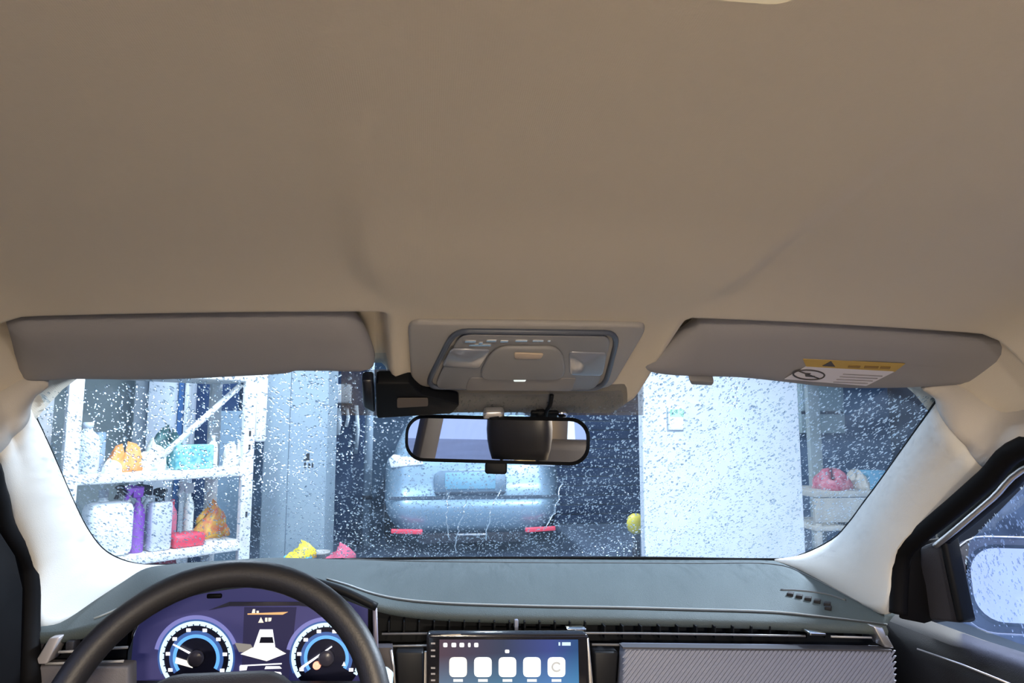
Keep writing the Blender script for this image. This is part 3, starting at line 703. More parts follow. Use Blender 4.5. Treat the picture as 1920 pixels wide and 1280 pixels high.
sticker([(1508, 672), (1672, 682), (1618, 710), (1466, 697)], mat('sticker_white', (.66, .65, .72), .6), 'sticker_text_area', .0128)
sticker([(1500, 659), (1690, 668), (1671, 683), (1506, 673)], mat('sticker_yellow', (.46, .31, .07), .6), 'sticker_heading', .0128)
SB = mat('sticker_black', (.05, .045, .05), .6)
cc = PS(1511, 688); e1 = (PS(1540, 690) - cc); e2 = (PS(1513, 679) - cc)
tube('no_symbol_ring', [cc + e1 * math.cos(a) + e2 * math.sin(a) + vn * .0140 for a in (6.2832 * k / 24 for k in range(24))], .0011, SB, vr, 6, True)
tube('no_symbol_bar', [cc + e1 * .72 * q + e2 * .68 * -q + vn * .0140 for q in (-1, 1)], .0010, SB, vr, 6)
slab('child_seat_symbol', [cc + e1 * a + e2 * b + vn * .0138 for a, b in ((-.3, .3), (.1, .35), (0, -.1), (.4, -.2), (.45, -.45), (-.2, -.4))], vn * .0005, SB, vr)
slab('warning_triangle', [PS(u, v) + vn * .0138 for u, v in ((1536, 671), (1560, 672.5), (1552, 662))], vn * .0005, SB, vr)
for k in range(4):
    sticker([(1575 - k * 6, 686 + k * 5), (1648 - k * 9, 690 + k * 4.6), (1647 - k * 9, 691.2 + k * 4.6), (1574 - k * 6, 687.2 + k * 5)], mat('sticker_grey', (.28, .27, .29), .6), 'sticker_line', .0136)
for k, (u, w_) in enumerate(((1585, 22), (1615, 26), (1645, 18))): sticker([(u, 670 + k), (u + w_, 671 + k), (u + w_ - 2, 675 + k), (u - 2, 674 + k)], mat('sticker_brown', (.25, .15, .03), .6), 'heading_mark', .0136)
slab('clip', [PV(u, v) + vn * .004 for u, v in ((1288, 692), (1335, 695), (1331, 703), (1292, 701))], vn * .012, mat('clip_grey', (.2, .2, .21), .5), vr, .002)
# ================================================================== overhead console
oc = thing('overhead_console', P(980, 660, .82), 'grey overhead console with reading lamps and glasses flap', 'console')
def PC(u, v, off=0): return hit(u, v, lambda x, y: prof_mid(y) - .05 * x * x - off, .4, 1.3)
def crect(pts, k=5, r=.25):
    """quad of pixels with rounded corners, sampled on the console surface"""
    out = []; n_ = len(pts)
    for i in range(n_):
        p0, p1, p2 = np.array(pts[i - 1], float), np.array(pts[i], float), np.array(pts[(i + 1) % n_], float)
        rr = r if not isinstance(r, (list, tuple)) else r[i]
        a = p1 + (p0 - p1) / np.linalg.norm(p0 - p1) * rr; b = p1 + (p2 - p1) / np.linalg.norm(p2 - p1) * rr
        for j in range(k + 1):
            t_ = j / k; out.append(tuple((1 - t_) ** 2 * a + 2 * t_ * (1 - t_) * p1 + t_ * t_ * b))
    return out
cn = Vector((0, -.40, -1)).normalized()
def cplate(nm, px, off, th, m, par=oc, bevel=.002): return slab(nm, [PC(u, v) + cn * off for u, v in px], cn * th, m, par, bevel)
cplate('frame', crect([(764, 597), (1216, 603), (1146, 722), (772, 719)], 5, 22), -.004, .010, BEIGE, oc, .004)
gv = crect([(852, 607), (1158, 611), (1132, 717), (798, 714)], 5, 26)
tube('groove', [PC(u, v) + cn * .0085 for u, v in gv], .0034, mat('groove_grey', (.07, .085, .12), .4), oc, 8, True)
cplate('inner_panel', crect([(862, 611), (1146, 615), (1118, 717), (812, 714)], 5, 22), .0085, .003, mat('console_grey', (.22, .225, .24), .5))
for px in ([(846, 634), (920, 636), (898, 672), (828, 668)], [(1064, 640), (1136, 642), (1128, 686), (1066, 684)]):
    q = cplate('reading_lamp_lens', crect(px, 4, 8), .0115, .003, LENS)
fl = cplate('glasses_flap', crect([(925, 628), (1052, 628), (1062, 690), (892, 690)], 6, 28), .0115, .006, mat('console_beige', (.24, .24, .245), .55), oc, .003)
cplate('flap_slot', crect([(962, 634), (1018, 636), (1012, 646), (964, 646)], 4, 4), .0175, .002, mat('slot_tan', (.50, .40, .30), .5), fl, .001)
cplate('button_strip', crect([(880, 690), (1080, 691), (1070, 716), (872, 714)], 3, 6), .0115, .002, mat('strip_dark', (.20, .195, .20), .5))
cplate('status_light', crect([(962, 691), (986, 691), (984, 696), (962, 696)], 3, 2), .0135, .001, glow('led_white', (.9, 1, .95), .9))
for (a, b, vv) in ((872, 892, 620), (898, 905, 623), (912, 930, 619), (938, 952, 620), (966, 988, 619), (998, 1018, 619), (1026, 1031, 619), (880, 920, 627)):
    cplate('lens_glint', [(a, vv), (b, vv), (b - 1, vv + 3), (a - 1, vv + 3)], .0115, .0015, CHROME, oc, 0)

# ---- cabin roof lamp at the top of the frame
rl = thing('roof_lamp', (P(1270, 0, .27).x, .235, 1.43), 'warm lit roof lamp on the headliner behind the console', 'lamp')
lx0, lx1 = P(1070, 0, .25).x, P(1470, 0, .25).x; lc = Vector(((lx0 + lx1) / 2, .190, 1.432))
slab('lamp_base', onplane(lc, Vector((1, 0, 0)), Vector((0, 1, 0)), rrect(lx1 - lx0 + .012, .112, .02)), (0, 0, -.006), BEIGE, rl, .002)
slab('lamp_lens', onplane(lc + Vector((0, 0, -.006)), Vector((1, 0, 0)), Vector((0, 1, 0)), rrect(lx1 - lx0, .104, .012)), (0, 0, -.012), glow('warm_lens', (1, .76, .44), .42), rl, .004)
ld = bpy.data.lights.new('roof_light', 'AREA'); ld.shape = 'RECTANGLE'; ld.size = lx1 - lx0 - .03; ld.size_y = .06; ld.energy = DOME_W; ld.color = (1, .80, .58)
lo = bpy.data.objects.new('roof_light', ld); COL.objects.link(lo); lo.parent = rl; lo.location = lc + Vector((0, 0, -.022)) - WORG[rl]

rl2 = thing('rear_fill_lamp', (0, -1.0, 1.40), 'added warm fill lamp over the rear bench', 'lamp')  # unseen lamp added to brighten the headliner with bounced light
slab('lamp_base', onplane((0, -1.0, 1.425), Vector((1, 0, 0)), Vector((0, 1, 0)), rrect(.20, .12, .02)), (0, 0, -.008), BEIGE, rl2, .002)
slab('lamp_lens', onplane((0, -1.0, 1.417), Vector((1, 0, 0)), Vector((0, 1, 0)), rrect(.18, .10, .02)), (0, 0, -.012), glow('warm_lens', (1, .76, .44), 1.2), rl2, .004)
ld = bpy.data.lights.new('rear_fill_light', 'AREA'); ld.shape = 'RECTANGLE'; ld.size = .18; ld.size_y = .1; ld.energy = REAR_FILL_W; ld.color = (1, .86, .68)
lo = bpy.data.objects.new('rear_fill_light', ld); COL.objects.link(lo); lo.parent = rl2; lo.location = Vector((0, -1.0, 1.400)) - WORG[rl2]

# ================================================================== interior mirror
mc = P(931, 824, .945)
mn = Vector((-math.sin(R(12)), -math.cos(R(12)), -.03)).normalized()
mx_ = Vector((0, 0, 1)).cross(mn).normalized(); mx_ = (mx_ + Vector((0, 0, -.022))).normalized()
my_ = mn.cross(mx_)
mir = thing('rear_view_mirror', mc, 'black framed interior mirror hanging on the windscreen', 'mirror')
W_, H_ = .252, .064
def mshape(w_, h, r): 
    return [(a, b * (1 + .0 * a)) for a, b in rrect(w_, h, r, 7)]
rows = []
for off, g in ((-.022, .55), (-.016, .86), (-.006, .99), (.0, 1.0), (.0035, .985)):
    rows.append(onplane(mc + mn * off, mx_, my_, [(a * (1 - (1 - g) * .35), b * g) for a, b in mshape(W_, H_, .026)]))
loft('shell', rows, DARK, mir, True, True)
slab('mirror_glass', onplane(mc + mn * .0036, mx_, my_, mshape(W_ - .010, H_ - .010, .022)), mn * .0008, MIRROR, mir)
slab('dimming_tab', onplane(mc - mn * .004 + my_ * -(H_ / 2 + .006), mx_, my_, rrect(.03, .016, .004)), mn * .006, DARK, mir, .002)
gp = PG(925, 762)
tube('arm', [mc - mn * .018, mc - mn * .03 + Vector((0, .004, .02)), gp - NRM * .012], .008, DARK, mir, 10)
slab('mount_foot', [PG(u, v) - NRM * .004 for u, v in crect([(906, 757), (944, 756), (946, 782), (904, 782)], 3, 6)], -NRM * .012, SILVER, mir, .003)
# ---- cable beside the mirror foot
cb = thing('sensor_cable', PG(1020, 765), 'short black cable with silver plugs beside the mirror foot', 'cable')
tube('cable', catmull([PG(1034, 733) - NRM * .006, PG(1030, 745) - NRM * .012, PG(1024, 758) - NRM * .01, PG(1022, 772) - NRM * .008], 4), .0028, DARK, cb, 8)
for u in (1002, 1042):
    lathe('plug', [(.003, 0), (.008, .004), (.008, .012), (.003, .016)], PG(u, 770) - NRM * .006, (1, 0, .2), CHROME if u > 1010 else DARK, cb, 12)
slab('sensor_pad', [PG(u, v) - NRM * .003 for u, v in ((995, 764), (1046, 764), (1048, 776), (993, 776))], -NRM * .006, DARK, cb, .002)
# ---- dash camera
dc = thing('dash_camera', PG(760, 735), 'black dash camera tucked between visor and console', 'camera')
slab('body', [PG(u, v) - NRM * .003 for u, v in crect([(706, 690), (770, 690), (790, 712), (862, 731), (848, 748), (708, 757)], 3, 5)], -NRM * .02, DARK, dc, .003)
slab('side_wing', [PG(u, v) - NRM * .004 for u, v in ((680, 690), (701, 690), (705, 752), (683, 740))], -NRM * .016, mat('camera_navy', (.008, .011, .02), .3), dc, .003)
slab('lens_window', [PG(u, v) - NRM * .024 for u, v in crect([(746, 716), (803, 716), (803, 731), (746, 734)], 3, 3)], -NRM * .001, mat('camera_window', (.11, .095, .085), .25), dc)

# ================================================================== dashboard
dash = thing('dashboard', (0, 1.2, .6), 'blue grey dashboard with soft top and black vent strip', 'dashboard')
PAIR = [  # back edge (u,v,Y) , lip (u,v,Y)
    ((61, 1170, 1.02), (58, 1186, 1.0)), ((112, 1167, 1.06), (120, 1183, 1.0)), ((180, 1121, 1.18), (190, 1167, 1.0)), ((225, 1092, 1.26), (245, 1146, 1.0)),
    ((270, 1066, 1.32), (300, 1118, 1.0)), ((330, 1060, 1.36), (350, 1098, 1.005)), ((430, 1056, 1.40), (420, 1085, 1.01)), ((500, 1052, 1.41), (500, 1079, 1.02)),
    ((560, 1050, 1.42), (570, 1085, 1.04)), ((640, 1048, 1.425), (640, 1104, 1.065)), ((700, 1047, 1.43), (700, 1126, 1.09)), ((760, 1046, 1.43), (760, 1139, 1.10)),
    ((850, 1045, 1.432), (850, 1147, 1.10)), ((1000, 1045, 1.432), (1000, 1152, 1.10)), ((1150, 1045, 1.43), (1160, 1155, 1.095)), ((1300, 1046, 1.40), (1310, 1159, 1.09)),
    ((1450, 1048, 1.36), (1440, 1163, 1.08)), ((1520, 1076, 1.25), (1540, 1168, 1.06)), ((1620, 1131, 1.10), (1625, 1171, 1.045)), ((1680, 1150, 1.03), (1662, 1174, 1.03))]
B_ = catmull([P(*a) for a, b in PAIR], 5); L_ = catmull([P(*b) for a, b in PAIR], 5)
def dash_pt(k, t):
    p = B_[k].lerp(L_[k], t); w_ = (B_[k] - L_[k]).length
    crown = .014 * math.sin(math.pi * t) * min(1, w_ / .3)
    return p + Vector((0, 0, crown))
rows = []
for k in range(len(B_)):
    r_ = [dash_pt(k, t) for t in np.linspace(0, 1, 15)]
    e = r_[-1]; r_ += [e + Vector((0, -.004, -.006)), e + Vector((0, -.002, -.013)), e + Vector((0, .012, -.017)), e + Vector((0, .05, -.018))]
    r_.insert(0, B_[k] + Vector((0, .03, -.02)))
    rows.append(r_)
loft('top_pad', rows, DASHM, dash)
kk = range(0, len(B_))
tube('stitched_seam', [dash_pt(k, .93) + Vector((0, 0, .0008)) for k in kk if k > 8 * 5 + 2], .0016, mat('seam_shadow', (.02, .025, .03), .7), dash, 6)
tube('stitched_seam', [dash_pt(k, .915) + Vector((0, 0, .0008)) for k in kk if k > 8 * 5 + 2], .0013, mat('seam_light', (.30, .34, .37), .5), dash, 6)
tube('stitched_seam', [dash_pt(k, .88) + Vector((0, 0, .0008)) for k in kk if 8 < k < 5 * 6], .0014, mat('seam_light', (.3, .34, .37), .5), dash, 6)
tube('pad_crease', [dash_pt(k, .12 + .10 * math.sin((k - 45) / 45 * 3.14)) + Vector((0, 0, .0006)) for k in kk if 45 <= k <= 90], .0012, mat('crease_grey', (.08, .09, .10), .6), dash, 6)
# defroster slots at the passenger end
SL = mat('slot_black', (.004, .004, .006), .8)
def proj(p):
    d = p - CAM; z = d.dot(FW); return 960 + F * d.dot(RT) / z, 640 - F * d.dot(UP) / z
GRID = [(dash_pt(k, t)) for k in range(60, len(B_)) for t in np.linspace(0, 1, 60)]
GUV = np.array([proj(p) for p in GRID])
def dash_at(u, v): return GRID[int(np.argmin((GUV[:, 0] - u) ** 2 + (GUV[:, 1] - v) ** 2))]
for i in range(6):
    q = dash_at(1490 + i * 13.5, 1113 + i * 5)
    box('defroster_slot', q, (.010, .016, .006), SL, dash, .001, Matrix.Rotation(R(-35), 3, 'Z'))
tube('slot_hood', catmull([dash_at(u, v) for u, v in ((1466, 1106), (1500, 1107), (1540, 1115), (1580, 1127))], 4), .0022, mat('hood_grey', (.06, .07, .08), .5), dash, 8)
# recessed black vent strip under the lip
def strip(nm, top, bot, Y, th, m, par=dash, bevel=0.): return slab(nm, [P(u, v, Y) for u, v in top] + [P(u, v, Y) for u, v in bot[::-1]], (0, th, 0), m, par, bevel)
strip('vent_recess', [(690, 1115), (800, 1140), (1000, 1148), (1300, 1153), (1660, 1165)], [(690, 1290), (800, 1290), (1000, 1290), (1300, 1290), (1670, 1290)], 1.125, .03, DARK)
tube('vent_slat', [P(716, 1188, 1.075), P(960, 1186, 1.075), P(1200, 1187, 1.07), P(1400, 1190, 1.06), P(1510, 1192, 1.05)], .0016, mat('slat_grey', (.16, .16, .17), .35), dash, 6)
tube('vent_slat', [P(1558, 1193, 1.045), P(1634, 1195, 1.04)], .0016, mat('slat_silver', (.35, .35, .36), .35), dash, 6)
tube('vent_slat', [P(716, 1211, 1.07), P(800, 1210, 1.07)], .0016, mat('slat_grey', (.16, .16, .17), .35), dash, 6)
tube('vent_slat', [P(1110, 1208, 1.06), P(1400, 1211, 1.055), P(1660, 1216, 1.04)], .0018, mat('slat_grey', (.16, .16, .17), .35), dash, 6)
for u in range(730, 1100, 28):
    box('vent_fin', P(u, 1172, 1.10), (.002, .03, .018), DARK, dash)
for u in range(1130, 1640, 34):
    box('vent_fin', P(u, 1180, 1.09), (.002, .03, .018), DARK, dash)
slab('vent_tab', [P(u, v, 1.035) for u, v in ((1520, 1185), (1549, 1187), (1549, 1192), (1519, 1191))], (0, .02, 0), CHROME, dash, .001)
slab('vent_tab', [P(u, v, 1.06) for u, v in ((1064, 1179), (1099, 1178), (1099, 1183), (1064, 1183))], (0, .02, 0), CHROME, dash, .001)
slab('vent_divider', [P(u, v, 1.09) for u, v in ((965, 1162), (972, 1162), (972, 1182), (965, 1182))], (0, .02, 0), GREY, dash, .001)
slab('vent_end_cap', [P(u, v, 1.03) for u, v in ((1638, 1174), (1656, 1176), (1678, 1216), (1660, 1214))], (0, .03, 0), SILVER, dash, .002)
# ribbed passenger fascia: each diagonal rib stands proud
fy = 1.03
strip('passenger_fascia', [(1172, 1215), (1400, 1217), (1672, 1220)], [(1158, 1420), (1400, 1420), (1700, 1420)], fy, .03, GREY, dash, .003)
RL, RV = 136., 181.5
for i in range(76):
    u = 1176 + i * 8.6; a, b = (u, 1218.5), (u - RL, 1218.5 + RV)
    if b[0] < 1166: f = (u - 1166) / RL; b = (1166, 1218.5 + f * RV)
    if a[0] > 1676: f = (a[0] - 1676) / RL; a = (1676, 1218.5 + f * RV)
    pa_, pb_ = P(a[0], a[1], fy), P(b[0], b[1], fy); dx = Vector((.0031, 0, 0))
    slab('rib', [pa_, pa_ + dx, pb_ + dx, pb_], (0, -.0022, 0), GREY, dash)
strip('fascia_edge', [(1168, 1213), (1673, 1218)], [(1168, 1216), (1673, 1221)], fy - .006, .02, mat('edge_dark', (.05, .05, .06), .4), dash)
# driver side vent and lower fascia
strip('driver_vent_recess', [(75, 1195), (150, 1190), (242, 1166)], [(58, 1252), (150, 1252), (234, 1252)], 1.03, .02, DARK)
slab('vent_end_cap', [P(u, v, .985) for u, v in ((92, 1196), (112, 1194), (87, 1245), (62, 1246))], (0, .03, 0), mat('lilac_silver', (.45, .44, .48), .4, metal=.4), dash, .002)
for vv, u0, u1 in ((1222, 110, 150), (1215, 205, 240), (1244, 85, 140), (1241, 190, 232)):
    tube('vent_slat', [P(u0, vv, .99), P(u1, vv - 2, .99)], .0018, mat('slat_silver', (.35, .35, .36), .35), dash, 6)
box('vent_thumb', P(137, 1208, 1.0), (.010, .02, .014), DARK2, dash, .002)
strip('driver_fascia', [(38, 1249), (240, 1250)], [(10, 1420), (240, 1420)], .985, .03, mat('mauve_grey_plastic', (.115, .11, .125), .55, bump=(600, .2)), dash, .003)
strip('side_end_panel', [(50, 1188), (92, 1190), (62, 1246)], [(30, 1300), (40, 1300), (44, 1252)], 1.0, .03, DARK2, dash)
strip('fascia_body', [(0, 1300), (1700, 1300)], [(0, 2100), (1700, 2100)], 1.06, .05, DARK2, dash)
# cluster housing walls
strip('column_panel', [(706, 1214), (735, 1214)], [(690, 1290), (742, 1290)], 1.05, .02, mat('panel_mauve', (.06, .056, .066), .5), dash)
tube('panel_trim', [P(733, 1218, 1.04), P(738, 1250, 1.04), P(741, 1292, 1.04)], .0018, SILVER, dash, 6)
# ---- instrument cluster
cl = thing('instrument_cluster', P(470, 1200, 1.12), 'glowing blue instrument cluster behind the steering wheel', 'gauge')
CYD = 1.13
op = [(236, 1285), (240, 1225), (262, 1165), (300, 1130), (350, 1108), (420, 1095), (500, 1090), (580, 1098), (650, 1118), (698, 1140), (702, 1285)]
face = [P(u, v, CYD) for u, v in op]
slab('face_panel', face, (0, .02, 0), mat('cluster_dial_glow', (.07, .07, .20), .3, emit=(.08, .085, .32), estr=.2), cl)  # dial glow on the panel put into its violet colour and emission
rows = [[p for p in face], [P(u, v - 3, 1.03) for u, v in op]]
loft('hood_wall', rows, mat('cluster_wall', (.05, .05, .075), .4), cl)
tube('hood_edge', [P(u, v, 1.045) for u, v in catmull([Vector((a, b, 0)) for a, b in [(232, 1285), (238, 1225), (258, 1163), (300, 1127)]], 4) for u, v in [(u, v)]] if False else [P(q.x, q.y, 1.045) for q in catmull([Vector((a, b, 0)) for a, b in [(230, 1288), (236, 1230), (252, 1180), (280, 1145)]], 4)], .002, SILVER, cl, 6)
tube('hood_edge', [P(703, 1140, 1.03), P(705, 1200, 1.03), P(706, 1288, 1.03)], .0035, mat('edge_lilac', (.16, .15, .2), .4), cl, 6)
tube('glare_hood', [P(q.x, q.y, 1.03) for q in catmull([Vector((a, b, 0)) for a, b in [(560, 1082), (600, 1094), (650, 1111), (706, 1138)]], 4)], .006, DARK, cl, 8)
box('screen_sensor', P(402, 1117, 1.125), (.022, .004, .007), DARK, cl, .002)
YF = CYD - .002
def flat(nm, px, m, par, Y=YF, th=.001): return slab(nm, [P(u, v, Y) for u, v in px], (0, th, 0), m, par)
def arc(cu, cv, r, a0, a1, n_=40): return [(cu + r * math.cos(R(a0 + (a1 - a0) * i / n_)), cv - r * math.sin(R(a0 + (a1 - a0) * i / n_))) for i in range(n_ + 1)]
def band(nm, cu, cv, r0, r1, a0, a1, m, par, Y=YF):
    a = [P(u, v, Y) for u, v in arc(cu, cv, r0, a0, a1)]; b = [P(u, v, Y) for u, v in arc(cu, cv, r1, a0, a1)]
    n_ = len(a); return new(nm, a + b, [(i, i + 1, n_ + i + 1, n_ + i) for i in range(n_ - 1)], m, par)
NAVY = mat('dial_navy', (.01, .012, .035), .3); GW = glow('dial_white', (.58, .80, 1), 1.35); GB = glow('dial_blue', (.13, .42, .95), 1.15)
GD = glow('dial_ring_deep', (.05, .13, .40), .9); GV = glow('dial_halo', (.30, .30, .75), .7); WH = glow('pointer_white', (.95, .95, 1), 1.4)
def dial(cu, cv, r, needle, name, label_a0=225, label_a1=-45):
    d = new('dial', [P(u, v, CYD - .0012) for u, v in arc(cu, cv, r * .98, 0, 354, 47)], [tuple(range(48))], NAVY, cl)
    band('halo', cu, cv, r * 1.02, r * 1.16, 20, 168, GV, d, CYD - .0014)
    band('outer_ring', cu, cv, r * .88, r, -30, 215, GW, d)
    band('ring_edge', cu, cv, r * 1.0, r * 1.05, -20, 205, GD, d)
    band('blue_ring', cu, cv, r * .545, r * .64, -30, 215, GB, d)
    band('blue_glow', cu, cv, r * .64, r * .74, -30, 215, GD, d)
    for i in range(8):
        a = R(205 - i * 33); uu, vv = cu + r * .78 * math.cos(a), cv - r * .78 * math.sin(a)
        flat('numeral_mark', [(uu - 4, vv - 3), (uu + 4, vv - 3), (uu + 4, vv + 3), (uu - 4, vv + 3)], WH, d, YF - .0006)
        for q in (-11, 0, 11):
            b = a - R(q); ca, sa = math.cos(b), math.sin(b)
            flat('tick', [(cu + r * .86 * ca - 1 * sa, cv - r * .86 * sa - 1 * ca), (cu + r * .86 * ca + 1 * sa, cv - r * .86 * sa + 1 * ca), (cu + r * .92 * ca + 1 * sa, cv - r * .92 * sa + 1 * ca), (cu + r * .92 * ca - 1 * sa, cv - r * .92 * sa - 1 * ca)], NAVY, d, YF - .0006)
    (a, b), (c_, d_) = needle
    L2 = math.hypot(c_ - a, d_ - b); nx, ny = -(d_ - b) / L2, (c_ - a) / L2
    flat('needle', [(a + nx * 2.2, b + ny * 2.2), (c_ + nx * 1, d_ + ny * 1), (c_ - nx * 1, d_ - ny * 1), (a - nx * 2.2, b - ny * 2.2)], WH, d, YF - .004, .002)
    lathe('hub', [(.012, 0), (.012, .004), (.008, .007)], P(cu, cv, YF), (0, -1, 0), mat('dial_hub', (.05, .05, .08), .3), d, 18)
    return d
dl = dial(368, 1233, 69, ((378, 1236), (324, 1208)), 'l')
flat('fuel_bar', [(330, 1232), (355, 1240), (361, 1252), (328, 1243)], glow('bar_cream', (1, .92, .8), 1.2), dl, YF - .001)
dr_ = dial(612, 1233, 66, ((565, 1252), (622, 1212)), 'r')
lathe('warning_lamp', [(.006, 0), (.006, .001)], P(594, 1247, YF), (0, -1, 0), glow('warn_red', (1, .35, .22), 2.0), dr_, 14)
flat('dial_icon', [(641, 1248), (648, 1248), (645, 1240)], WH, dr_, YF - .001)
# centre display: blank car picture on a light arrow
cs = flat('centre_display', [(458, 1138), (556, 1138), (540, 1285), (452, 1285)], mat('display_dark', (.012, .012, .03), .25, emit=(.05, .045, .12), estr=.5), cl, CYD - .001)
flat('car_roof', [(487, 1180), (511, 1180), (516, 1214), (475, 1214)], WH, cs); flat('car_window', [(489, 1194), (511, 1194), (513, 1205), (486, 1205)], NAVY, cs, YF - .0006)
flat('arrow', [(472, 1214), (517, 1214), (536, 1225), (500, 1239), (451, 1226)], glow('arrow_cream', (1, .96, .86), 1.3), cs, YF - .0004)
flat('road_bar', [(440, 1205), (470, 1208), (478, 1222), (448, 1222)], glow('road_grey', (.55, .5, .45), .5), cs, YF - .0002)
flat('road_bar', [(517, 1214), (535, 1224), (534, 1226), (517, 1222)], glow('road_grey', (.55, .5, .45), .5), cs, YF - .0002)
flat('amber_line', [(464, 1150), (540, 1147), (530, 1152), (464, 1152)], glow('amber', (1, .55, .22), .9), cs)
for px in ([(474, 1142), (478, 1142), (478, 1149), (472, 1149)], [(481, 1145), (485, 1145), (485, 1149), (481, 1149)], [(484, 1167), (489, 1157), (494, 1167)], [(497, 1158), (501, 1158), (501, 1165), (497, 1165)], [(503, 1158), (509, 1158), (508, 1164), (503, 1165)]):
    flat('status_mark', px, glow('mark_cream', (1, .85, .65), 1.2), cs)
flat('base_line', [(450, 1247), (528, 1243), (528, 1245), (450, 1249)], WH, cs)
flat('gear_mark', [(449, 1249), (464, 1248), (462, 1256), (449, 1257)], WH, cs); flat('trip_readout', [(498, 1249), (524, 1249), (528, 1253), (496, 1254)], WH, cs); flat('trip_readout', [(502, 1258), (526, 1260), (528, 1264), (502, 1262)], WH, cs)
new('glare_shade', [P(u, v, 1.12) for u, v in ((400, 1140), (430, 1128), (560, 1128), (590, 1132))] + [P(u, v, CYD - .004) for u, v in ((390, 1144), (430, 1136), (560, 1135), (600, 1140))], [(0, 1, 5, 4), (1, 2, 6, 5), (2, 3, 7, 6)], mat('cluster_wall', (.05, .05, .075), .4), cl)

# ================================================================== touch screen
ts = thing('touch_screen', P(955, 1290, 1.0), 'lit touch screen with a row of white app icons', 'screen')
YS = 1.0
tsp = lambda nm, px, m, Y, th=.001, par=ts, b=0.: slab(nm, [P(u, v, Y) for u, v in px], (0, th, 0), m, par, b)
tsp('bezel', crect([(800, 1188), (1104, 1188), (1108, 1420), (800, 1420)], 5, 10), mat('gloss_black', (.012, .012, .016), .12), YS, .02, ts, .003)
# wallpaper: a picture that shades from plum to blue, with a teal glow low down
WP = bpy.data.materials.new('wallpaper'); WP.use_nodes = True; n = WP.node_tree; n.nodes.clear()
o_ = n.nodes.new('ShaderNodeOutputMaterial'); em = n.nodes.new('ShaderNodeEmission'); t_ = n.nodes.new('ShaderNodeTexCoord'); sp = n.nodes.new('ShaderNodeSeparateXYZ')
r1 = n.nodes.new('ShaderNodeValToRGB'); r2 = n.nodes.new('ShaderNodeValToRGB'); ad = n.nodes.new('ShaderNodeMix'); ad.data_type = 'RGBA'; ad.blend_type = 'ADD'; ad.inputs[0].default_value = 1
cr = r1.color_ramp; cr.elements[0].color = (.10, .065, .085, 1); cr.elements[0].position = 0; cr.elements[1].color = (.035, .09, .22, 1); cr.elements[1].position = 1
e = cr.elements.new(.45); e.color = (.055, .065, .11, 1); e = cr.elements.new(.8); e.color = (.06, .08, .26, 1)
cr = r2.color_ramp; cr.elements[0].color = (.04, .15, .23, 1); cr.elements[0].position = .55; cr.elements[1].color = (0, 0, 0, 1); cr.elements[1].position = .86
n.links.new(t_.outputs['Generated'], sp.inputs[0]); n.links.new(sp.outputs['X'], r1.inputs[0]); n.links.new(sp.outputs['Z'], r2.inputs[0])
n.links.new(r1.outputs[0], ad.inputs[6]); n.links.new(r2.outputs[0], ad.inputs[7]); n.links.new(ad.outputs[2], em.inputs[0]); n.links.new(em.outputs[0], o_.inputs[0])
disp = tsp('display', [(824, 1199), (1084, 1199), (1088, 1400), (822, 1400)], WP, YS - .0012)
IC = [('icon_cream', (1, .93, .80)), ('icon_mint', (.93, 1, .97)), ('icon_white', (1, .98, .96)), ('icon_pale', (.95, 1, 1)), ('icon_grey', (.97, .97, .97))]
for (u, (nm, c)) in zip((859, 905.5, 951.5, 997.5, 1043.5), IC):
    tsp('app_icon', crect([(u - 16.5, 1232), (u + 16.5, 1232), (u + 16.5, 1269), (u - 16.5, 1269)], 4, 9), glow(nm, c, 1.35), YS - .0026, .001, disp)
    tsp('app_caption', [(u - 9, 1273), (u + 9, 1273), (u + 9, 1278), (u - 9, 1278)], glow('caption_white', (.9, .93, .95), .9), YS - .0026, .001, disp)
tube('icon_ring', [P(1043.5 + 8 * math.cos(R(a)), 1250 - 8 * math.sin(R(a)), YS - .0036) for a in range(40, 331, 15)], .0013, glow('ring_grey', (.6, .58, .54), .9), disp, 8)
for u, s_ in ((835, 4), (851, 4.5), (866, 4.5), (880, 2.5), (893, 4)):
    tsp('status_icon', crect([(u - s_, 1209 - 4), (u + s_, 1209 - 4), (u + s_, 1209 + 4), (u - s_, 1209 + 4)], 3, 2.2), glow('status_white', (.95, .93, .95), 1.0), YS - .0026, .001, disp)
for u, s_ in ((1049, 1.5), (1058, 4), (1066, 4)):
    tsp('clock_mark', [(u - s_, 1204), (u + s_, 1204), (u + s_, 1210), (u - s_, 1210)], glow('status_blue', (.65, .85, 1), 1.0), YS - .0026, .001, disp)
tsp('page_dot', crect([(947, 1218), (955, 1218), (955, 1224), (947, 1224)], 3, 2), WH, YS - .0026, .001, disp)
for k, vv in enumerate((1206, 1219, 1230, 1252, 1263, 1275)):
    tsp('side_key', [(808, vv - 1.5), (816, vv - 1.5), (816, vv + 1.5), (808, vv + 1.5)], mat('key_print', (.30, .30, .33), .5), YS - .001, .001)
for px in ([(796, 1222), (800, 1222), (800, 1290), (795, 1290)],):
    tsp('side_rail', px, SILVER, 1.03, .005)
slab('silver_pillar', [P(u, v, 1.0) for u, v in ((1100, 1196), (1104, 1196), (1113, 1290), (1105, 1290))], (0, .02, 0), SILVER, ts, .001)
tsp('bezel_glint', [(826, 1190), (864, 1188), (864, 1190), (826, 1192)], CHROME, YS - .0015)
# air vents either side of the screen
for px in ([(742, 1222), (794, 1222), (794, 1300), (746, 1300)], [(1114, 1222), (1160, 1222), (1154, 1300), (1118, 1300)]):
    slab('centre_panel', [P(u, v, 1.05) for u, v in px], (0, .03, 0), mat('panel_black', (.008, .009, .012), .5, spec=.2), dash, .003)

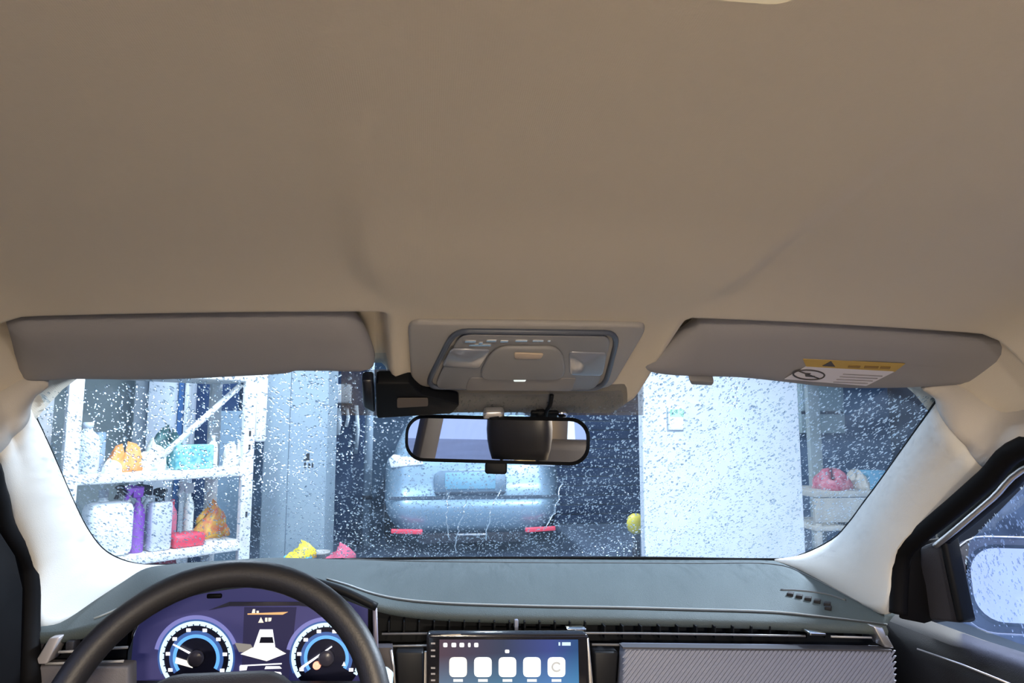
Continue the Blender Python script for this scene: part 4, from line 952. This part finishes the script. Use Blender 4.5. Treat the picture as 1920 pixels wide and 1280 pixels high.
# ================================================================== steering wheel
sw = thing('steering_wheel', (-.325, .80, .93), 'black leather steering wheel in front of the cluster', 'steering wheel')
TIL = R(24); RM = .1645; rt = .0148
wc = Vector((-.328, .85 - (RM + rt) * math.sin(TIL), 1.098 - (RM + rt) * math.cos(TIL)))
wx, wy = Vector((1, 0, 0)), Vector((0, math.sin(TIL), math.cos(TIL))); wn = wx.cross(wy)   # wn points forward/down or back
if wn.y > 0: wn = -wn
tube('rim', [wc + wx * (RM * math.cos(a)) + wy * (RM * math.sin(a)) for a in (6.28318 * k / 72 for k in range(72))], rt, LEATHER, sw, 18, True)
rows = []
for off, g in ((-.03, .8), (-.01, .98), (.005, 1), (.018, .93), (.026, .7), (.028, .35)):
    rows.append(onplane(wc + wn * off, wx, wy, [(a * g, b * g + .004) for a, b in rrect(.170, .118, .045, 6)]))
loft('airbag_pad', rows, DARK2, sw, True, True)
for s_ in (-1, 1):
    pts = [(s_ * .06, .022), (s_ * .10, .026), (s_ * .160, .030), (s_ * .160, -.012), (s_ * .10, -.02), (s_ * .06, -.02)]
    q = slab('spoke', onplane(wc - wn * .012, wx, wy, pts), wn * .02, DARK2, sw, .004)
    tube('spoke_trim', [wc + wn * .010 + wx * (s_ * .065) + wy * .024, wc + wn * .010 + wx * (s_ * .105) + wy * .027, wc + wn * .010 + wx * (s_ * .148) + wy * .031], .0016, SILVER, q, 6)
slab('spoke', onplane(wc - wn * .012, wx, wy, [(-.03, -.04), (.03, -.04), (.025, -.158), (-.025, -.158)]), wn * .02, DARK2, sw, .004)
lathe('column', [(.03, -.02), (.045, -.06), (.05, -.2)], wc, wn, DARK, sw, 18)
st = thing('wiper_stalk', P(718, 1290, .9), 'pale blue grey stalk tip beside the steering wheel', 'lever')
lathe('stalk_tip', [(.004, .0), (.011, .006), (.012, .03), (.010, .05)], P(722, 1252, .9), P(716, 1300, .88) - P(722, 1252, .9), mat('stalk_grey', (.42, .50, .55), .35), st, 16)
tube('stalk', [P(719, 1290, .885), P(640, 1380, .88)], .008, DARK2, st, 10)

# ================================================================== door mirror outside the passenger window
dm = thing('door_mirror', PX(1900, 1150, .86), 'door mirror seen through the wet passenger window', 'mirror')
mo = PX(1936, 1098, .90); ex_ = Vector((.93, -.30, 0)).normalized(); en = Vector((-.30, -.93, .13)).normalized(); ey_ = ex_.cross(en).normalized(); ey_ = ey_ if ey_.z > 0 else -ey_
def mir_sh(k): return [(a * k, b * k) for a, b in rrect(.235, .150, .055, 6)]
rows = [onplane(mo - en * o_, ex_, ey_, mir_sh(k)) for o_, k in ((.09, .55), (.06, .85), (.02, 1.02), (0, 1.05), (-.003, 1.0))]
loft('housing', rows, mat('mirror_housing_navy', (.035, .035, .055), .25, coat=.5), dm, True, True)
slab('mirror_glass', onplane(mo + en * .0035, ex_, ey_, mir_sh(.80)), en * .001, MIRROR, dm)
tube('glass_rim', [p for p in onplane(mo + en * .005, ex_, ey_, mir_sh(.84))], .003, DARK, dm, 6, True)
tube('housing_edge', [p for p in onplane(mo + en * .003, ex_, ey_, mir_sh(1.04))], .0018, SILVER, dm, 6, True)
slab('mount_arm', [mo - en * .03 + ex_ * a + ey_ * b for a, b in ((-.09, -.03), (-.09, -.06), (-.17, -.075), (-.17, -.045))], -en * .03, DARK2, dm, .006)
